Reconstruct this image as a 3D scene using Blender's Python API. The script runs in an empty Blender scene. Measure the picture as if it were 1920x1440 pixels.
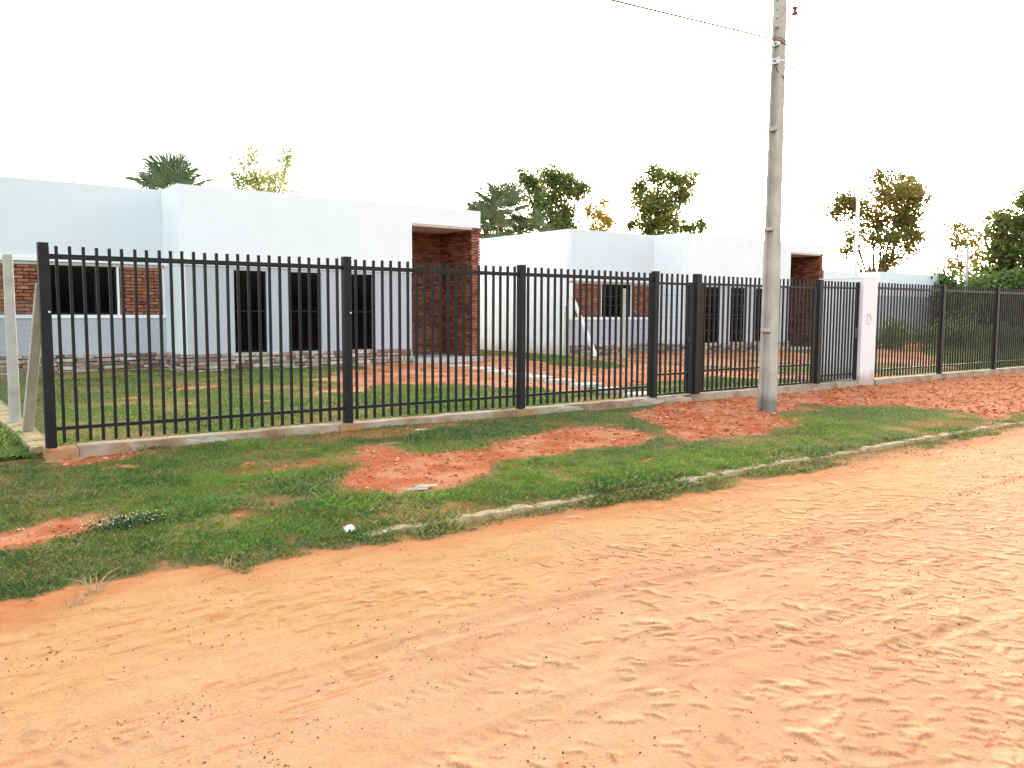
import bpy, math, random
import numpy as np
from mathutils import Vector, Matrix

random.seed(7)
RNG = np.random.default_rng(11)
sc = bpy.context.scene
COL = sc.collection

# ------------------------------------------------------------------ camera, light, exposure
cam_data = bpy.data.cameras.new('camera')
cam = bpy.data.objects.new('camera', cam_data)
COL.objects.link(cam)
cam_data.sensor_width = 36.0
cam_data.lens = 36.0 * 1560.0 / 1920.0
cam_data.clip_start = 0.05
cam_data.clip_end = 2000.0
_vx = Vector((0.80044462, -0.59938687, 0.00487734))
_vy = Vector((0.04825647, 0.07254984, 0.99619668))
_vz = Vector((-0.59746106, -0.79716492, 0.08699642))
cam.matrix_world = Matrix(((_vx.x, _vy.x, _vz.x, 0.0), (_vx.y, _vy.y, _vz.y, 0.0),
                           (_vx.z, _vy.z, _vz.z, 1.65), (0, 0, 0, 1)))
sc.camera = cam

SUN_EL, SUN_AZ = 7.0, 27.0          # degrees; azimuth counter-clockwise from +X
world = bpy.data.worlds.new('World')
sc.world = world
world.use_nodes = True
wn = world.node_tree
wn.nodes.clear()
w_out = wn.nodes.new('ShaderNodeOutputWorld')
w_bg = wn.nodes.new('ShaderNodeBackground')
w_sky = wn.nodes.new('ShaderNodeTexSky')
w_hs = wn.nodes.new('ShaderNodeHueSaturation')
w_sky.sky_type = 'NISHITA'
w_sky.sun_disc = False
w_sky.sun_elevation = math.radians(SUN_EL)
w_sky.sun_rotation = math.radians(90.0 - SUN_AZ)
w_sky.air_density = 1.0
w_sky.dust_density = 4.0
w_sky.ozone_density = 1.0
w_hs.inputs['Saturation'].default_value = 0.55      # thin bright overcast
w_bg.inputs['Strength'].default_value = 0.15
wn.links.new(w_sky.outputs[0], w_hs.inputs['Color'])
wn.links.new(w_hs.outputs[0], w_bg.inputs['Color'])
wn.links.new(w_bg.outputs[0], w_out.inputs['Surface'])

sun_data = bpy.data.lights.new('sun', 'SUN')
sun_data.energy = 0.8
sun_data.angle = math.radians(14.0)
sun_data.color = (1.0, 0.80, 0.55)
sun = bpy.data.objects.new('sun', sun_data)
COL.objects.link(sun)
_sd = Vector((math.cos(math.radians(SUN_AZ)) * math.cos(math.radians(SUN_EL)),
              math.sin(math.radians(SUN_AZ)) * math.cos(math.radians(SUN_EL)), math.sin(math.radians(SUN_EL))))
sun.rotation_euler = _sd.to_track_quat('Z', 'Y').to_euler()

sc.view_settings.view_transform = 'Standard'
sc.view_settings.look = 'None'
sc.view_settings.gamma = 1.0
sc.view_settings.use_curve_mapping = False
sc.view_settings.exposure = 3.2
sc.render.engine = 'CYCLES'
sc.cycles.max_bounces = 8

# ------------------------------------------------------------------ helpers
def vnoise(x, y, seed=0):
    x = np.asarray(x, dtype=np.float64); y = np.asarray(y, dtype=np.float64)
    xi = np.floor(x).astype(np.int64); yi = np.floor(y).astype(np.int64)
    fx = x - xi; fy = y - yi
    fx = fx * fx * (3 - 2 * fx); fy = fy * fy * (3 - 2 * fy)
    def h(a, b):
        n = (a * 374761393 + b * 668265263 + seed * 982451653) & 0x7fffffff
        n = ((n ^ (n >> 13)) * 1274126177) & 0x7fffffff
        return ((n ^ (n >> 16)) & 0xffff) / 65535.0
    v00 = h(xi, yi); v10 = h(xi + 1, yi); v01 = h(xi, yi + 1); v11 = h(xi + 1, yi + 1)
    return (v00 * (1 - fx) + v10 * fx) * (1 - fy) + (v01 * (1 - fx) + v11 * fx) * fy

def fbm(x, y, seed=0, oct=4, gain=0.5):
    s = 0; a = 1; t = 0
    for i in range(oct):
        s = s + a * vnoise(x * 2 ** i, y * 2 ** i, seed + i * 17); t += a; a *= gain
    return s / t

def in_poly(x, y, poly):
    r = np.zeros(x.shape, bool)
    n = len(poly)
    for i in range(n):
        x1, y1 = poly[i]; x2, y2 = poly[(i + 1) % n]
        c = ((y1 > y) != (y2 > y))
        if y1 != y2:
            r ^= c & (x < (x2 - x1) * (y - y1) / (y2 - y1) + x1)
    return r

def sstep(a, b, x):
    t = np.clip((x - a) / (b - a), 0, 1)
    return t * t * (3 - 2 * t)

def np_mesh(name, verts, faces, mat=None, smooth=False, cols=None):
    """verts Nx3; faces MxK array (all the same K) or list of arrays"""
    me = bpy.data.meshes.new(name)
    if not isinstance(faces, list):
        faces = [faces]
    faces = [np.asarray(f, dtype=np.int32) for f in faces if len(f)]
    nl = sum(f.size for f in faces); npoly = sum(len(f) for f in faces)
    me.vertices.add(len(verts)); me.loops.add(nl); me.polygons.add(npoly)
    me.vertices.foreach_set('co', np.asarray(verts, dtype=np.float32).ravel())
    me.loops.foreach_set('vertex_index', np.concatenate([f.ravel() for f in faces]))
    tot = np.concatenate([np.full(len(f), f.shape[1], dtype=np.int32) for f in faces])
    st = np.concatenate([[0], np.cumsum(tot)[:-1]]).astype(np.int32)
    me.polygons.foreach_set('loop_start', st)
    try:
        me.polygons.foreach_set('loop_total', tot)
    except Exception:
        pass
    me.polygons.foreach_set('use_smooth', np.full(npoly, smooth))
    me.update(calc_edges=True)
    if cols is not None:
        c4 = np.ones((len(verts), 4), dtype=np.float32); c4[:, :cols.shape[1]] = cols
        a = me.color_attributes.new('Col', 'FLOAT_COLOR', 'POINT')
        a.data.foreach_set('color', c4.ravel())
    me.validate()
    if mat: me.materials.append(mat)
    return me

def link(name, me, parent=None, loc=None, label=None, cat=None, group=None, kind=None):
    o = bpy.data.objects.new(name, me)
    COL.objects.link(o)
    if parent is not None: o.parent = parent
    if loc is not None: o.location = loc
    if label: o['label'] = label
    if cat: o['category'] = cat
    if group: o['group'] = group
    if kind: o['kind'] = kind
    return o

def thing(name, loc, label, cat, group=None):
    o = link(name, None, None, loc, label, cat, group)
    o.empty_display_size = 0.2
    return o

class MB:
    """collects boxes, bars and tubes into one mesh"""
    def __init__(s): s.v = []; s.f4 = []; s.f3 = []
    def add(s, vs, quads=(), tris=()):
        b = len(s.v)
        s.v += [tuple(v) for v in vs]
        s.f4 += [[i + b for i in q] for q in quads]
        s.f3 += [[i + b for i in t] for t in tris]
    Q = [(0, 3, 2, 1), (4, 5, 6, 7), (0, 1, 5, 4), (1, 2, 6, 5), (2, 3, 7, 6), (3, 0, 4, 7)]
    def box(s, a, b):
        (x0, y0, z0), (x1, y1, z1) = a, b
        s.add([(x0, y0, z0), (x1, y0, z0), (x1, y1, z0), (x0, y1, z0), (x0, y0, z1), (x1, y0, z1), (x1, y1, z1), (x0, y1, z1)], s.Q)
        return s
    def hexa(s, vs): s.add(vs, s.Q); return s
    def tube(s, pts, radii, n=6, cap=True):
        pts = [Vector(p) for p in pts]
        b = len(s.v); rings = []
        for i, p in enumerate(pts):
            d = (pts[min(i + 1, len(pts) - 1)] - pts[max(i - 1, 0)])
            if d.length < 1e-6: d = Vector((0, 0, 1))
            d.normalize()
            ref = Vector((1, 0, 0)) if abs(d.x) < .8 else Vector((0, 1, 0))
            u = d.cross(ref).normalized(); w = d.cross(u)
            r = radii[i] if hasattr(radii, '__len__') else radii
            for k in range(n):
                a = 2 * math.pi * k / n
                s.v.append(tuple(p + u * (math.cos(a) * r) + w * (math.sin(a) * r)))
        for i in range(len(pts) - 1):
            for k in range(n):
                k2 = (k + 1) % n
                s.f4.append([b + i * n + k, b + i * n + k2, b + (i + 1) * n + k2, b + (i + 1) * n + k])
        if cap:
            for k in range(1, n - 1):
                s.f3.append([b, b + k + 1, b + k]); e = b + (len(pts) - 1) * n
                s.f3.append([e, e + k, e + k + 1])
        return s
    def mesh(s, name, mat=None, smooth=False):
        return np_mesh(name, np.array(s.v), [np.array(s.f4, dtype=np.int32).reshape(-1, 4), np.array(s.f3, dtype=np.int32).reshape(-1, 3)], mat, smooth)
    def build(s, name, mat, parent=None, loc=None, smooth=False, bevel=0.0, **kw):
        o = link(name, s.mesh(name, mat, smooth), parent, loc, **kw)
        if bevel:
            m = o.modifiers.new('bevel', 'BEVEL'); m.width = bevel; m.segments = 1; m.limit_method = 'ANGLE'
        return o

ICO_V = None
def ico():
    global ICO_V, ICO_F
    if ICO_V is None:
        p = (1 + 5 ** .5) / 2
        v = np.array([(-1, p, 0), (1, p, 0), (-1, -p, 0), (1, -p, 0), (0, -1, p), (0, 1, p), (0, -1, -p), (0, 1, -p), (p, 0, -1), (p, 0, 1), (-p, 0, -1), (-p, 0, 1)])
        ICO_V = v / np.linalg.norm(v[0])
        ICO_F = np.array([(0, 11, 5), (0, 5, 1), (0, 1, 7), (0, 7, 10), (0, 10, 11), (1, 5, 9), (5, 11, 4), (11, 10, 2), (10, 7, 6), (7, 1, 8), (3, 9, 4), (3, 4, 2), (3, 2, 6), (3, 6, 8), (3, 8, 9), (4, 9, 5), (2, 4, 11), (6, 2, 10), (8, 6, 7), (9, 8, 1)])
    return ICO_V, ICO_F

def lumps(pos, size, rng, squash=0.6, cols=None):
    """many irregular small stones as one vertex/face set"""
    V, F = ico()
    n = len(pos)
    vs = V[None] * (1 + rng.uniform(-.3, .3, (n, 12, 1)))
    vs = vs * (size[:, None, None] * np.stack([rng.uniform(.7, 1.3, n), rng.uniform(.7, 1.3, n), np.full(n, squash)], 1)[:, None, :])
    a = rng.uniform(0, 2 * np.pi, n); c, s_ = np.cos(a)[:, None], np.sin(a)[:, None]
    x = vs[:, :, 0] * c - vs[:, :, 1] * s_; y = vs[:, :, 0] * s_ + vs[:, :, 1] * c
    vs = np.stack([x, y, vs[:, :, 2]], 2) + pos[:, None, :]
    fs = F[None] + (np.arange(n) * 12)[:, None, None]
    cc = None if cols is None else np.repeat(cols, 12, 0)
    return vs.reshape(-1, 3), fs.reshape(-1, 3), cc

# ------------------------------------------------------------------ materials
def mat_new(name, rough=0.8, spec=0.3):
    m = bpy.data.materials.new(name); m.use_nodes = True
    nt = m.node_tree; b = nt.nodes['Principled BSDF']
    b.inputs['Roughness'].default_value = rough
    b.inputs['Specular IOR Level'].default_value = spec
    return m, nt, b

def nd(nt, t, **kw):
    n = nt.nodes.new(t)
    for k, v in kw.items(): setattr(n, k, v)
    return n

def noise_node(nt, scale, detail=4, rough=.55, vec=None, stretch=None):
    n = nd(nt, 'ShaderNodeTexNoise')
    n.inputs['Scale'].default_value = scale; n.inputs['Detail'].default_value = detail; n.inputs['Roughness'].default_value = rough
    src = vec
    if src is None:
        tc = nd(nt, 'ShaderNodeTexCoord'); src = tc.outputs['Object']
    if stretch:
        mp = nd(nt, 'ShaderNodeMapping'); mp.inputs['Scale'].default_value = stretch
        nt.links.new(src, mp.inputs['Vector']); src = mp.outputs[0]
    nt.links.new(src, n.inputs['Vector'])
    return n

def ramp(nt, fac, stops):
    r = nd(nt, 'ShaderNodeValToRGB')
    while len(r.color_ramp.elements) < len(stops): r.color_ramp.elements.new(.5)
    for e, (p, c) in zip(r.color_ramp.elements, stops):
        e.position = p; e.color = (*c, 1) if len(c) == 3 else c
    nt.links.new(fac, r.inputs['Fac'])
    return r

def mixc(nt, fac, a, b, mode='MIX'):
    m = nd(nt, 'ShaderNodeMix', data_type='RGBA', blend_type=mode)
    if hasattr(fac, 'is_linked'): nt.links.new(fac, m.inputs['Factor'])
    else: m.inputs['Factor'].default_value = fac
    for i, s in ((6, a), (7, b)):
        if hasattr(s, 'is_linked'): nt.links.new(s, m.inputs[i])
        else: m.inputs[i].default_value = (*s, 1)
    return m.outputs[2]

def bump(nt, b, height, strength=.3, dist=.01):
    n = nd(nt, 'ShaderNodeBump'); n.inputs['Strength'].default_value = strength; n.inputs['Distance'].default_value = dist
    nt.links.new(height, n.inputs['Height']); nt.links.new(n.outputs[0], b.inputs['Normal'])

def mat_noise(name, stops, scale=5, rough=.85, spec=.2, bs=.2, bd=.005, bscale=60, stretch=None, detail=5):
    m, nt, b = mat_new(name, rough, spec)
    n = noise_node(nt, scale, detail, stretch=stretch)
    nt.links.new(ramp(nt, n.outputs['Fac'], stops).outputs[0], b.inputs['Base Color'])
    if bs:
        n2 = noise_node(nt, bscale, 4); bump(nt, b, n2.outputs['Fac'], bs, bd)
    return m

def mat_random(name, cols, rough=.85, var_scale=9, bs=.4, bd=.006, bscale=40, dirt=.35):
    """per-object random colour (Object Info) with grain"""
    m, nt, b = mat_new(name, rough, .2)
    oi = nd(nt, 'ShaderNodeObjectInfo')
    st = [(i / max(1, len(cols) - 1), c) for i, c in enumerate(cols)]
    r = ramp(nt, oi.outputs['Random'], st)
    geo = nd(nt, 'ShaderNodeNewGeometry')
    n = noise_node(nt, var_scale, 5, vec=geo.outputs['Position'])
    rr = ramp(nt, n.outputs['Fac'], [(.3, (1 - dirt,) * 3), (.7, (1.12,) * 3)])
    nt.links.new(mixc(nt, 1.0, r.outputs[0], rr.outputs[0], 'MULTIPLY'), b.inputs['Base Color'])
    n2 = noise_node(nt, bscale, 4, vec=geo.outputs['Position'])
    bump(nt, b, n2.outputs['Fac'], bs, bd)
    return m

def mat_col(name, rough=.9, spec=.1, grain=.25, gscale=90, bs=.5, bd=.004, bscale=120, stretch=None, translucent=0.0, coarse=None):
    """colour from the mesh's own colour attribute, times fine grain"""
    m, nt, b = mat_new(name, rough, spec)
    a = nd(nt, 'ShaderNodeVertexColor'); a.layer_name = 'Col'
    col = a.outputs['Color']
    if grain:
        n = noise_node(nt, gscale, 5, .65, stretch=stretch)
        rr = ramp(nt, n.outputs['Fac'], [(.25, (1 - grain,) * 3), (.75, (1 + grain,) * 3)])
        col = mixc(nt, 1.0, col, rr.outputs[0], 'MULTIPLY')
        if coarse:
            n4 = noise_node(nt, 75, 3, .7)
            rr4 = ramp(nt, n4.outputs['Fac'], [(.30, (.70, .55, .45)), (.37, (1, 1, 1)), (.64, (1, 1, 1)), (.70, (1.10, 1.14, 1.16))])
            col = mixc(nt, 1.0, col, rr4.outputs[0], 'MULTIPLY')
            n3 = noise_node(nt, coarse, 6, .6, stretch=(1, 2.2, 1))
            rr3 = ramp(nt, n3.outputs['Fac'], [(.3, (.92, .87, .84)), (.5, (1, 1, 1)), (.72, (1.06, 1.08, 1.10))])
            col = mixc(nt, 1.0, col, rr3.outputs[0], 'MULTIPLY')
    nt.links.new(col, b.inputs['Base Color'])
    if bs:
        n2 = noise_node(nt, bscale, 5, .6, stretch=stretch); bump(nt, b, n2.outputs['Fac'], bs, bd)
    if translucent:
        tr = nd(nt, 'ShaderNodeBsdfTranslucent'); nt.links.new(col, tr.inputs['Color'])
        mx = nd(nt, 'ShaderNodeMixShader'); mx.inputs[0].default_value = translucent
        out = nt.nodes['Material Output']
        nt.links.new(b.outputs[0], mx.inputs[1]); nt.links.new(tr.outputs[0], mx.inputs[2]); nt.links.new(mx.outputs[0], out.inputs['Surface'])
    return m

def mat_wall(name, base, stain, stain_top=.5, nscale=.9, dark=.96):
    """painted render: faint mottling, dirt splashed up from the ground"""
    m, nt, b = mat_new(name, .75, .25)
    geo = nd(nt, 'ShaderNodeNewGeometry')
    n = noise_node(nt, nscale, 7, .62, vec=geo.outputs['Position'])
    c1 = ramp(nt, n.outputs['Fac'], [(.3, tuple(v * dark for v in base)), (.65, base)]).outputs[0]
    streak = noise_node(nt, 3.2, 5, .6, vec=geo.outputs['Position'], stretch=(1, 1, .12))
    c1 = mixc(nt, 1.0, c1, ramp(nt, streak.outputs['Fac'], [(.35, (.985, .985, .985)), (.6, (1, 1, 1))]).outputs[0], 'MULTIPLY')
    sep = nd(nt, 'ShaderNodeSeparateXYZ'); nt.links.new(geo.outputs['Position'], sep.inputs[0])
    n2 = noise_node(nt, 2.3, 5, .65, vec=geo.outputs['Position'])
    ad = nd(nt, 'ShaderNodeMath', operation='MULTIPLY_ADD'); nt.links.new(n2.outputs['Fac'], ad.inputs[0]); ad.inputs[1].default_value = -.7
    nt.links.new(sep.outputs['Z'], ad.inputs[2])
    mr = nd(nt, 'ShaderNodeMapRange'); nt.links.new(ad.outputs[0], mr.inputs['Value'])
    mr.inputs['From Min'].default_value = -.2; mr.inputs['From Max'].default_value = stain_top - .2
    mr.inputs['To Min'].default_value = .75; mr.inputs['To Max'].default_value = 0
    nt.links.new(mixc(nt, mr.outputs[0], c1, stain), b.inputs['Base Color'])
    n3 = noise_node(nt, 130, 4, vec=geo.outputs['Position']); bump(nt, b, n3.outputs['Fac'], .12, .003)
    return m

M = {}
M['white'] = mat_wall('white_paint', (.82, .835, .85), (.45, .36, .28), .45)
M['white_shaded'] = mat_wall('white_paint_shaded', (.71, .74, .755), (.45, .36, .28), .45)  # same white paint, with the shade on wing and return walls mixed into its colour
M['grey'] = mat_wall('grey_paint', (.475, .478, .51), (.33, .27, .22), .3)
M['trim'] = mat_noise('trim_white', [(.3, (.80, .80, .80)), (.7, (.86, .86, .86))], 4, .7, .25, .08, .002, 80)
M['cement'] = mat_noise('bare_cement', [(.3, (.42, .39, .35)), (.7, (.55, .52, .48))], 6, .9, .15, .3, .004, 70)
M['soffit'] = mat_noise('soffit', [(.3, (.50, .42, .36)), (.7, (.58, .50, .44))], 3, .85, .2, .1, .003, 60)
M['roof'] = mat_noise('roof_screed', [(.3, (.36, .35, .33)), (.7, (.46, .45, .43))], 3, .9, .1, .2, .005, 40)
M['brick'] = mat_random('fired_brick', [(.27, .090, .048), (.39, .145, .078), (.31, .105, .058), (.46, .20, .115), (.16, .055, .036), (.42, .165, .09), (.21, .07, .044)], .9, 14, .5, .006, 60, .4)
M['mortar'] = mat_noise('dark_mortar', [(.3, (.075, .045, .035)), (.7, (.13, .085, .065))], 12, .95, .05, .4, .006, 60)
M['stone'] = mat_random('ledger_stone', [(.54, .42, .34), (.30, .17, .12), (.66, .57, .48), (.44, .28, .21), (.18, .10, .07), (.60, .49, .42), (.50, .34, .27), (.24, .15, .11), (.70, .60, .52)], .85, 7, .6, .01, 25, .35)
M['stonejoint'] = mat_noise('stone_joint', [(.3, (.06, .04, .03)), (.7, (.11, .08, .065))], 10, .95, .05, .3, .01, 40)
M['glass'], _nt, _b = mat_new('dark_glass', .06, .10); _b.inputs['Base Color'].default_value = (.0015, .0015, .002, 1)
M['black_alu'] = mat_noise('black_aluminium', [(.3, (.004, .004, .0045)), (.7, (.007, .007, .0075))], 8, .45, .2, 0)
M['iron'] = mat_noise('charcoal_iron_paint', [(.3, (.0095, .0095, .011)), (.7, (.015, .015, .017))], 7, .5, .25, .1, .002, 140)
M['lockblack'] = mat_noise('lock_black', [(.3, (.008, .008, .010)), (.7, (.012, .012, .014))], 7, .4, .4, 0)
M['concrete'] = mat_noise('post_concrete', [(.25, (.33, .31, .27)), (.5, (.44, .42, .37)), (.75, (.52, .50, .45))], 3.5, .92, .12, .35, .006, 55)
M['pole'] = mat_wall('pole_concrete', (.52, .47, .405), (.15, .13, .10), .22, 2.6, .70)
M['pillar'] = mat_wall('pillar_paint', (.80, .77, .77), (.40, .28, .2), .3)
M['plinth'] = mat_noise('plinth_cement', [(.32, (.23, .115, .06)), (.44, (.34, .23, .15)), (.55, (.42, .35, .27)), (.68, (.31, .165, .085))], 1.7, .92, .1, .6, .012, 35, detail=8)
M['kerb'] = mat_noise('kerb_cement', [(.3, (.19, .14, .06)), (.46, (.36, .28, .15)), (.7, (.48, .39, .24))], 9, .95, .08, .9, .02, 22, detail=8)
M['mortarwhite'] = mat_noise('pale_mortar', [(.3, (.40, .31, .23)), (.7, (.54, .45, .36))], 9, .9, .1, .6, .01, 40)
M['claybrick'] = mat_noise('clay_block', [(.25, (.33, .15, .07)), (.6, (.46, .24, .12)), (.85, (.5, .33, .2))], 12, .95, .08, .8, .01, 40)
M['slab'] = mat_noise('slab_concrete', [(.3, (.58, .52, .45)), (.7, (.70, .65, .57))], 5, .9, .1, .3, .005, 50)
M['galv'] = mat_noise('galvanised_wire', [(.3, (.10, .095, .09)), (.7, (.15, .145, .135))], 8, .55, .3, 0)
M['galv_pale'] = mat_noise('pale_plastic', [(.3, (.50, .46, .42)), (.7, (.58, .54, .50))], 8, .6, .3, 0)
M['strap'] = mat_noise('white_strap', [(.3, (.66, .66, .66)), (.7, (.76, .76, .76))], 8, .5, .4, 0)
M['rust'] = mat_noise('rusty_iron', [(.3, (.10, .045, .025)), (.7, (.17, .075, .04))], 14, .8, .2, .3, .004, 60)
M['ceramic'] = mat_noise('brown_ceramic', [(.3, (.16, .035, .018)), (.7, (.22, .05, .026))], 5, .25, .5, 0)
M['cable'] = mat_noise('brown_cable', [(.3, (.20, .09, .05)), (.7, (.26, .12, .07))], 5, .7, .2, 0)
M['hole'] = mat_noise('bolt_hole_dark', [(.3, (.02, .018, .016)), (.7, (.03, .027, .025))], 8, .9, .05, 0)
M['whitepole'] = mat_noise('white_pole_paint', [(.3, (.70, .69, .66)), (.7, (.78, .77, .74))], 4, .6, .3, 0)
M['paper'] = mat_noise('paper_white', [(.3, (.72, .70, .66)), (.7, (.82, .81, .78))], 30, .8, .2, .2, .003, 60)
M['drystick'] = mat_noise('dry_stick', [(.3, (.30, .22, .13)), (.7, (.42, .33, .2))], 20, .9, .1, .2, .003, 60)
M['bark'] = mat_noise('bark', [(.3, (.10, .07, .05)), (.7, (.18, .13, .09))], 3, .95, .05, .6, .03, 14, stretch=(3, 3, .6))
M['leaf'] = mat_col('leaf', .6, .25, .2, 3, 0, translucent=.48)
M['frond'] = mat_noise('palm_frond', [(.3, (.10, .145, .065)), (.7, (.18, .23, .12))], 1.6, .55, .3, 0)
M['frond_dry'] = mat_noise('palm_frond_dry', [(.3, (.26, .18, .09)), (.7, (.36, .26, .14))], 1.6, .7, .2, 0)
M['blade'] = mat_col('grass_blade', .65, .2, .15, 2.5, 0, translucent=.4)
M['road'] = mat_col('road_dirt', .95, .08, .13, 55, .55, .006, 45, coarse=2.3)
M['soil'] = mat_col('verge_soil', .97, .05, .28, 40, .9, .012, 30)
M['clod'] = mat_col('soil_clod', .97, .05, .2, 60, .4, .004, 60)

# ------------------------------------------------------------------ ground shape and ground cover map
SOIL_POLYS = [
    [(4.44, 9.16), (4.88, 9.16), (4.99, 8.31), (5.52, 8.21), (6.45, 8.59), (7.28, 8.84), (7.97, 8.95), (8.44, 8.56), (8.19, 7.6), (7.25, 7.34), (6.06, 7.46), (5.3, 7.36), (5.0, 7.0), (4.45, 6.55), (3.6, 6.35), (3.32, 6.8), (3.35, 7.4), (3.95, 8.1), (4.25, 8.75)],
    [(9.5, 9.55), (10.9, 10.2), (60, 10.4), (60, 7.5), (22.92, 7.4), (15.57, 6.05), (13.95, 5.86), (14.6, 6.7), (14.3, 7.5), (13.8, 8.2), (13.23, 8.9), (11.62, 8.19), (10.73, 7.17), (9.56, 7.0), (8.0, 6.97), (8.3, 7.7), (9.0, 8.5)],
    [(-.5, 7.3), (0.47, 7.2), (0.6, 7.16), (0.95, 7.41), (1.29, 7.38), (1.42, 7.12), (1.26, 6.79), (0.9, 6.77), (0.55, 6.67), (-.5, 6.68)],
    [(1.3, 10.15), (1.35, 9.55), (2.1, 9.75), (2.9, 10.15)],
]
EDGE = [(-12, 5.5), (0.0, 5.45), (0.61, 5.56), (0.88, 5.80), (1.22, 5.77), (1.41, 5.82), (1.68, 5.56), (1.80, 5.32), (2.25, 5.5), (2.64, 5.5), (2.86, 5.36), (3.1, 5.40), (3.91, 5.42), (4.45, 5.36), (5.32, 5.30), (6.31, 5.24), (7.41, 5.28), (8.67, 5.22), (10.34, 5.24), (11.88, 5.28), (14.56, 5.42), (30, 5.55), (200, 5.55)]
YARD_SOIL = [(7.6, 17.2), (8.3, 18.5), (9.6, 19.6), (10.5, 20.6), (12.2, 22.6), (14.58, 23.5), (60, 24), (60, 10.2), (18.8, 10.3), (17.0, 11.2), (16.59, 12.36), (16.01, 13.33), (14.29, 13.13), (12.38, 12.74), (10.4, 12.0), (10.41, 13.17), (10.07, 14.58), (9.28, 15.7), (8.3, 15.5), (7.4, 14.6), (6.4, 14.6), (7.3, 15.8)]
YARD_GREEN = [(17.4, 24.5), (19.2, 22.6), (18.5, 21.3), (16.9, 16.7), (15.8, 16.3), (15.37, 18.22)]
SPOTS = [(3.47, 8.46, .28, .12), (3.0, 8.9, .16, .1), (2.6, 7.9, .14, .08), (5.75, 6.32, .3, .1), (6.9, 6.6, .25, .08), (3.75, 9.2, .3, .08), (1.9, 9.3, .2, .08), (2.4, 6.7, .2, .07)]

def grass_amount(x, y):
    """1 = turf, 0 = bare soil, verge and road side"""
    wx = x + (fbm(x * 2.1, y * 2.1, 5) - .5) * .55 + (fbm(x * 9, y * 9, 6, 3) - .5) * .16
    wy = y + (fbm(x * 2.1 + 31, y * 2.1, 7) - .5) * .42 + (fbm(x * 9 + 9, y * 9, 8, 3) - .5) * .16
    g = np.ones(x.shape)
    for ox, oy in ((-.11, -.03), (.10, -.07), (.02, .10), (-.05, .07), (.0, .0), (.2, .04), (-.2, -.05)):
        s = np.zeros(x.shape, bool)
        for p in SOIL_POLYS:
            s |= in_poly(wx + ox, wy + oy, p)
        g = g - s / 7.0
    g = np.clip(g, 0, 1)
    for (sx, sy, a, b) in SPOTS:
        g = np.minimum(g, sstep(.6, 1.2, ((wx - sx) / a) ** 2 + ((wy - sy) / b) ** 2))
    ex = np.interp(x, [e[0] for e in EDGE], [e[1] for e in EDGE])
    g = g * sstep(-.10, .10, y + (fbm(x * 3, y * 3, 9) - .5) * .34 + (fbm(x * 14, y * 14, 10, 2) - .5) * .14 - ex)
    thin = fbm(x * 1.3, y * 1.3, 12)
    g = g * (1 - .7 * sstep(.50, .70, thin) - .35 * (1 - sstep(1.2, 2.6, x)) * sstep(.4, .6, fbm(x * 3, y * 3, 13)))
    return np.clip(g, 0, 1)

def yard_grass(x, y):
    wx = x + (fbm(x * 1.2, y * 1.2, 25) - .5) * 1.2
    wy = y + (fbm(x * 1.2 + 31, y * 1.2, 27) - .5) * 1.2
    s = in_poly(wx, wy, YARD_SOIL) & ~in_poly(wx, wy, YARD_GREEN)
    g = np.where(s, 0.0, 1.0)
    g = np.where((x > 18.8) & (y > 10.6), np.where(fbm(x * .5, y * .5, 29) > .56, .8, 0), g)
    for (sx, sy, a, b) in [(4.1, 14.3, .22, .14), (3.3, 15.8, .3, .18), (4.9, 17.0, .5, .25), (5.3, 14.0, .3, .18)]:
        g = np.minimum(g, sstep(.5, 1.3, ((wx - sx) / a) ** 2 + ((wy - sy) / b) ** 2))
    g = np.where((x > np.interp(y, [10, 13, 18, 23], [21.5, 26, 35, 46]) + 2 * fbm(y * .3, x * 0, 33, 2)), 1.0, g)
    thin = fbm(x * .8, y * .8, 31)
    return g * (1 - .6 * sstep(.5, .75, thin))

KERB_X0 = 3.0
def zg_verge(x, y):
    z = (fbm(x * .7, y * .7, 40, 3) - .5) * .05 + (fbm(x * 4, y * 4, 41, 3) - .5) * .022
    left = 1 - sstep(2.9, 3.2, x)
    z = z * sstep(5.5, 6.2, y) - .075 * left * (1 - sstep(5.0, 6.6, y)) * 1.0
    z = z - .03 * (1 - left) * (1 - sstep(5.6, 6.1, y))
    z = z + (.02 + .035 * sstep(1.7, 2.4, x) * (1 - .5 * sstep(6, 9, x))) * sstep(8.8, 10, y)
    return z - .005

def zg_road_base(x, y):
    z = -.075 + (fbm(x * .55, y * .9, 50, 3) - .5) * .045
    z = z * sstep(5.6, 4.9, y) + (1 - sstep(5.6, 4.9, y)) * 0
    left = 1 - sstep(2.9, 3.2, x)
    zl = zg_verge(x, np.maximum(y, 5.6))
    edge = left * zl + (1 - left) * (-.075)
    edge = edge + (zl - edge) * sstep(5.535, 5.59, y) * (1 - left)
    t = sstep(4.9, 5.5, y)
    return (-.075 + (fbm(x * .55, y * .9, 50, 3) - .5) * .045) * (1 - t) + edge * t

def grid_mesh(name, xs, ys, zf, colf, mat, kind='structure', smooth=True):
    X, Y = np.meshgrid(xs, ys)
    Z = zf(X, Y); C = colf(X, Y, Z)
    nx, ny = len(xs), len(ys)
    idx = np.arange(nx * ny).reshape(ny, nx)
    q = np.stack([idx[:-1, :-1], idx[:-1, 1:], idx[1:, 1:], idx[1:, :-1]], 2).reshape(-1, 4)
    me = np_mesh(name, np.stack([X, Y, Z], 2).reshape(-1, 3), q, mat, smooth, C.reshape(-1, 3))
    return link(name, me, kind=kind)

def spaced(*segs):
    out = []
    for a, b, s in segs:
        out.append(np.linspace(a, b, max(2, int(round((b - a) / s)) + 1))[:-1])
    out.append([segs[-1][1]])
    return np.concatenate(out)

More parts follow.
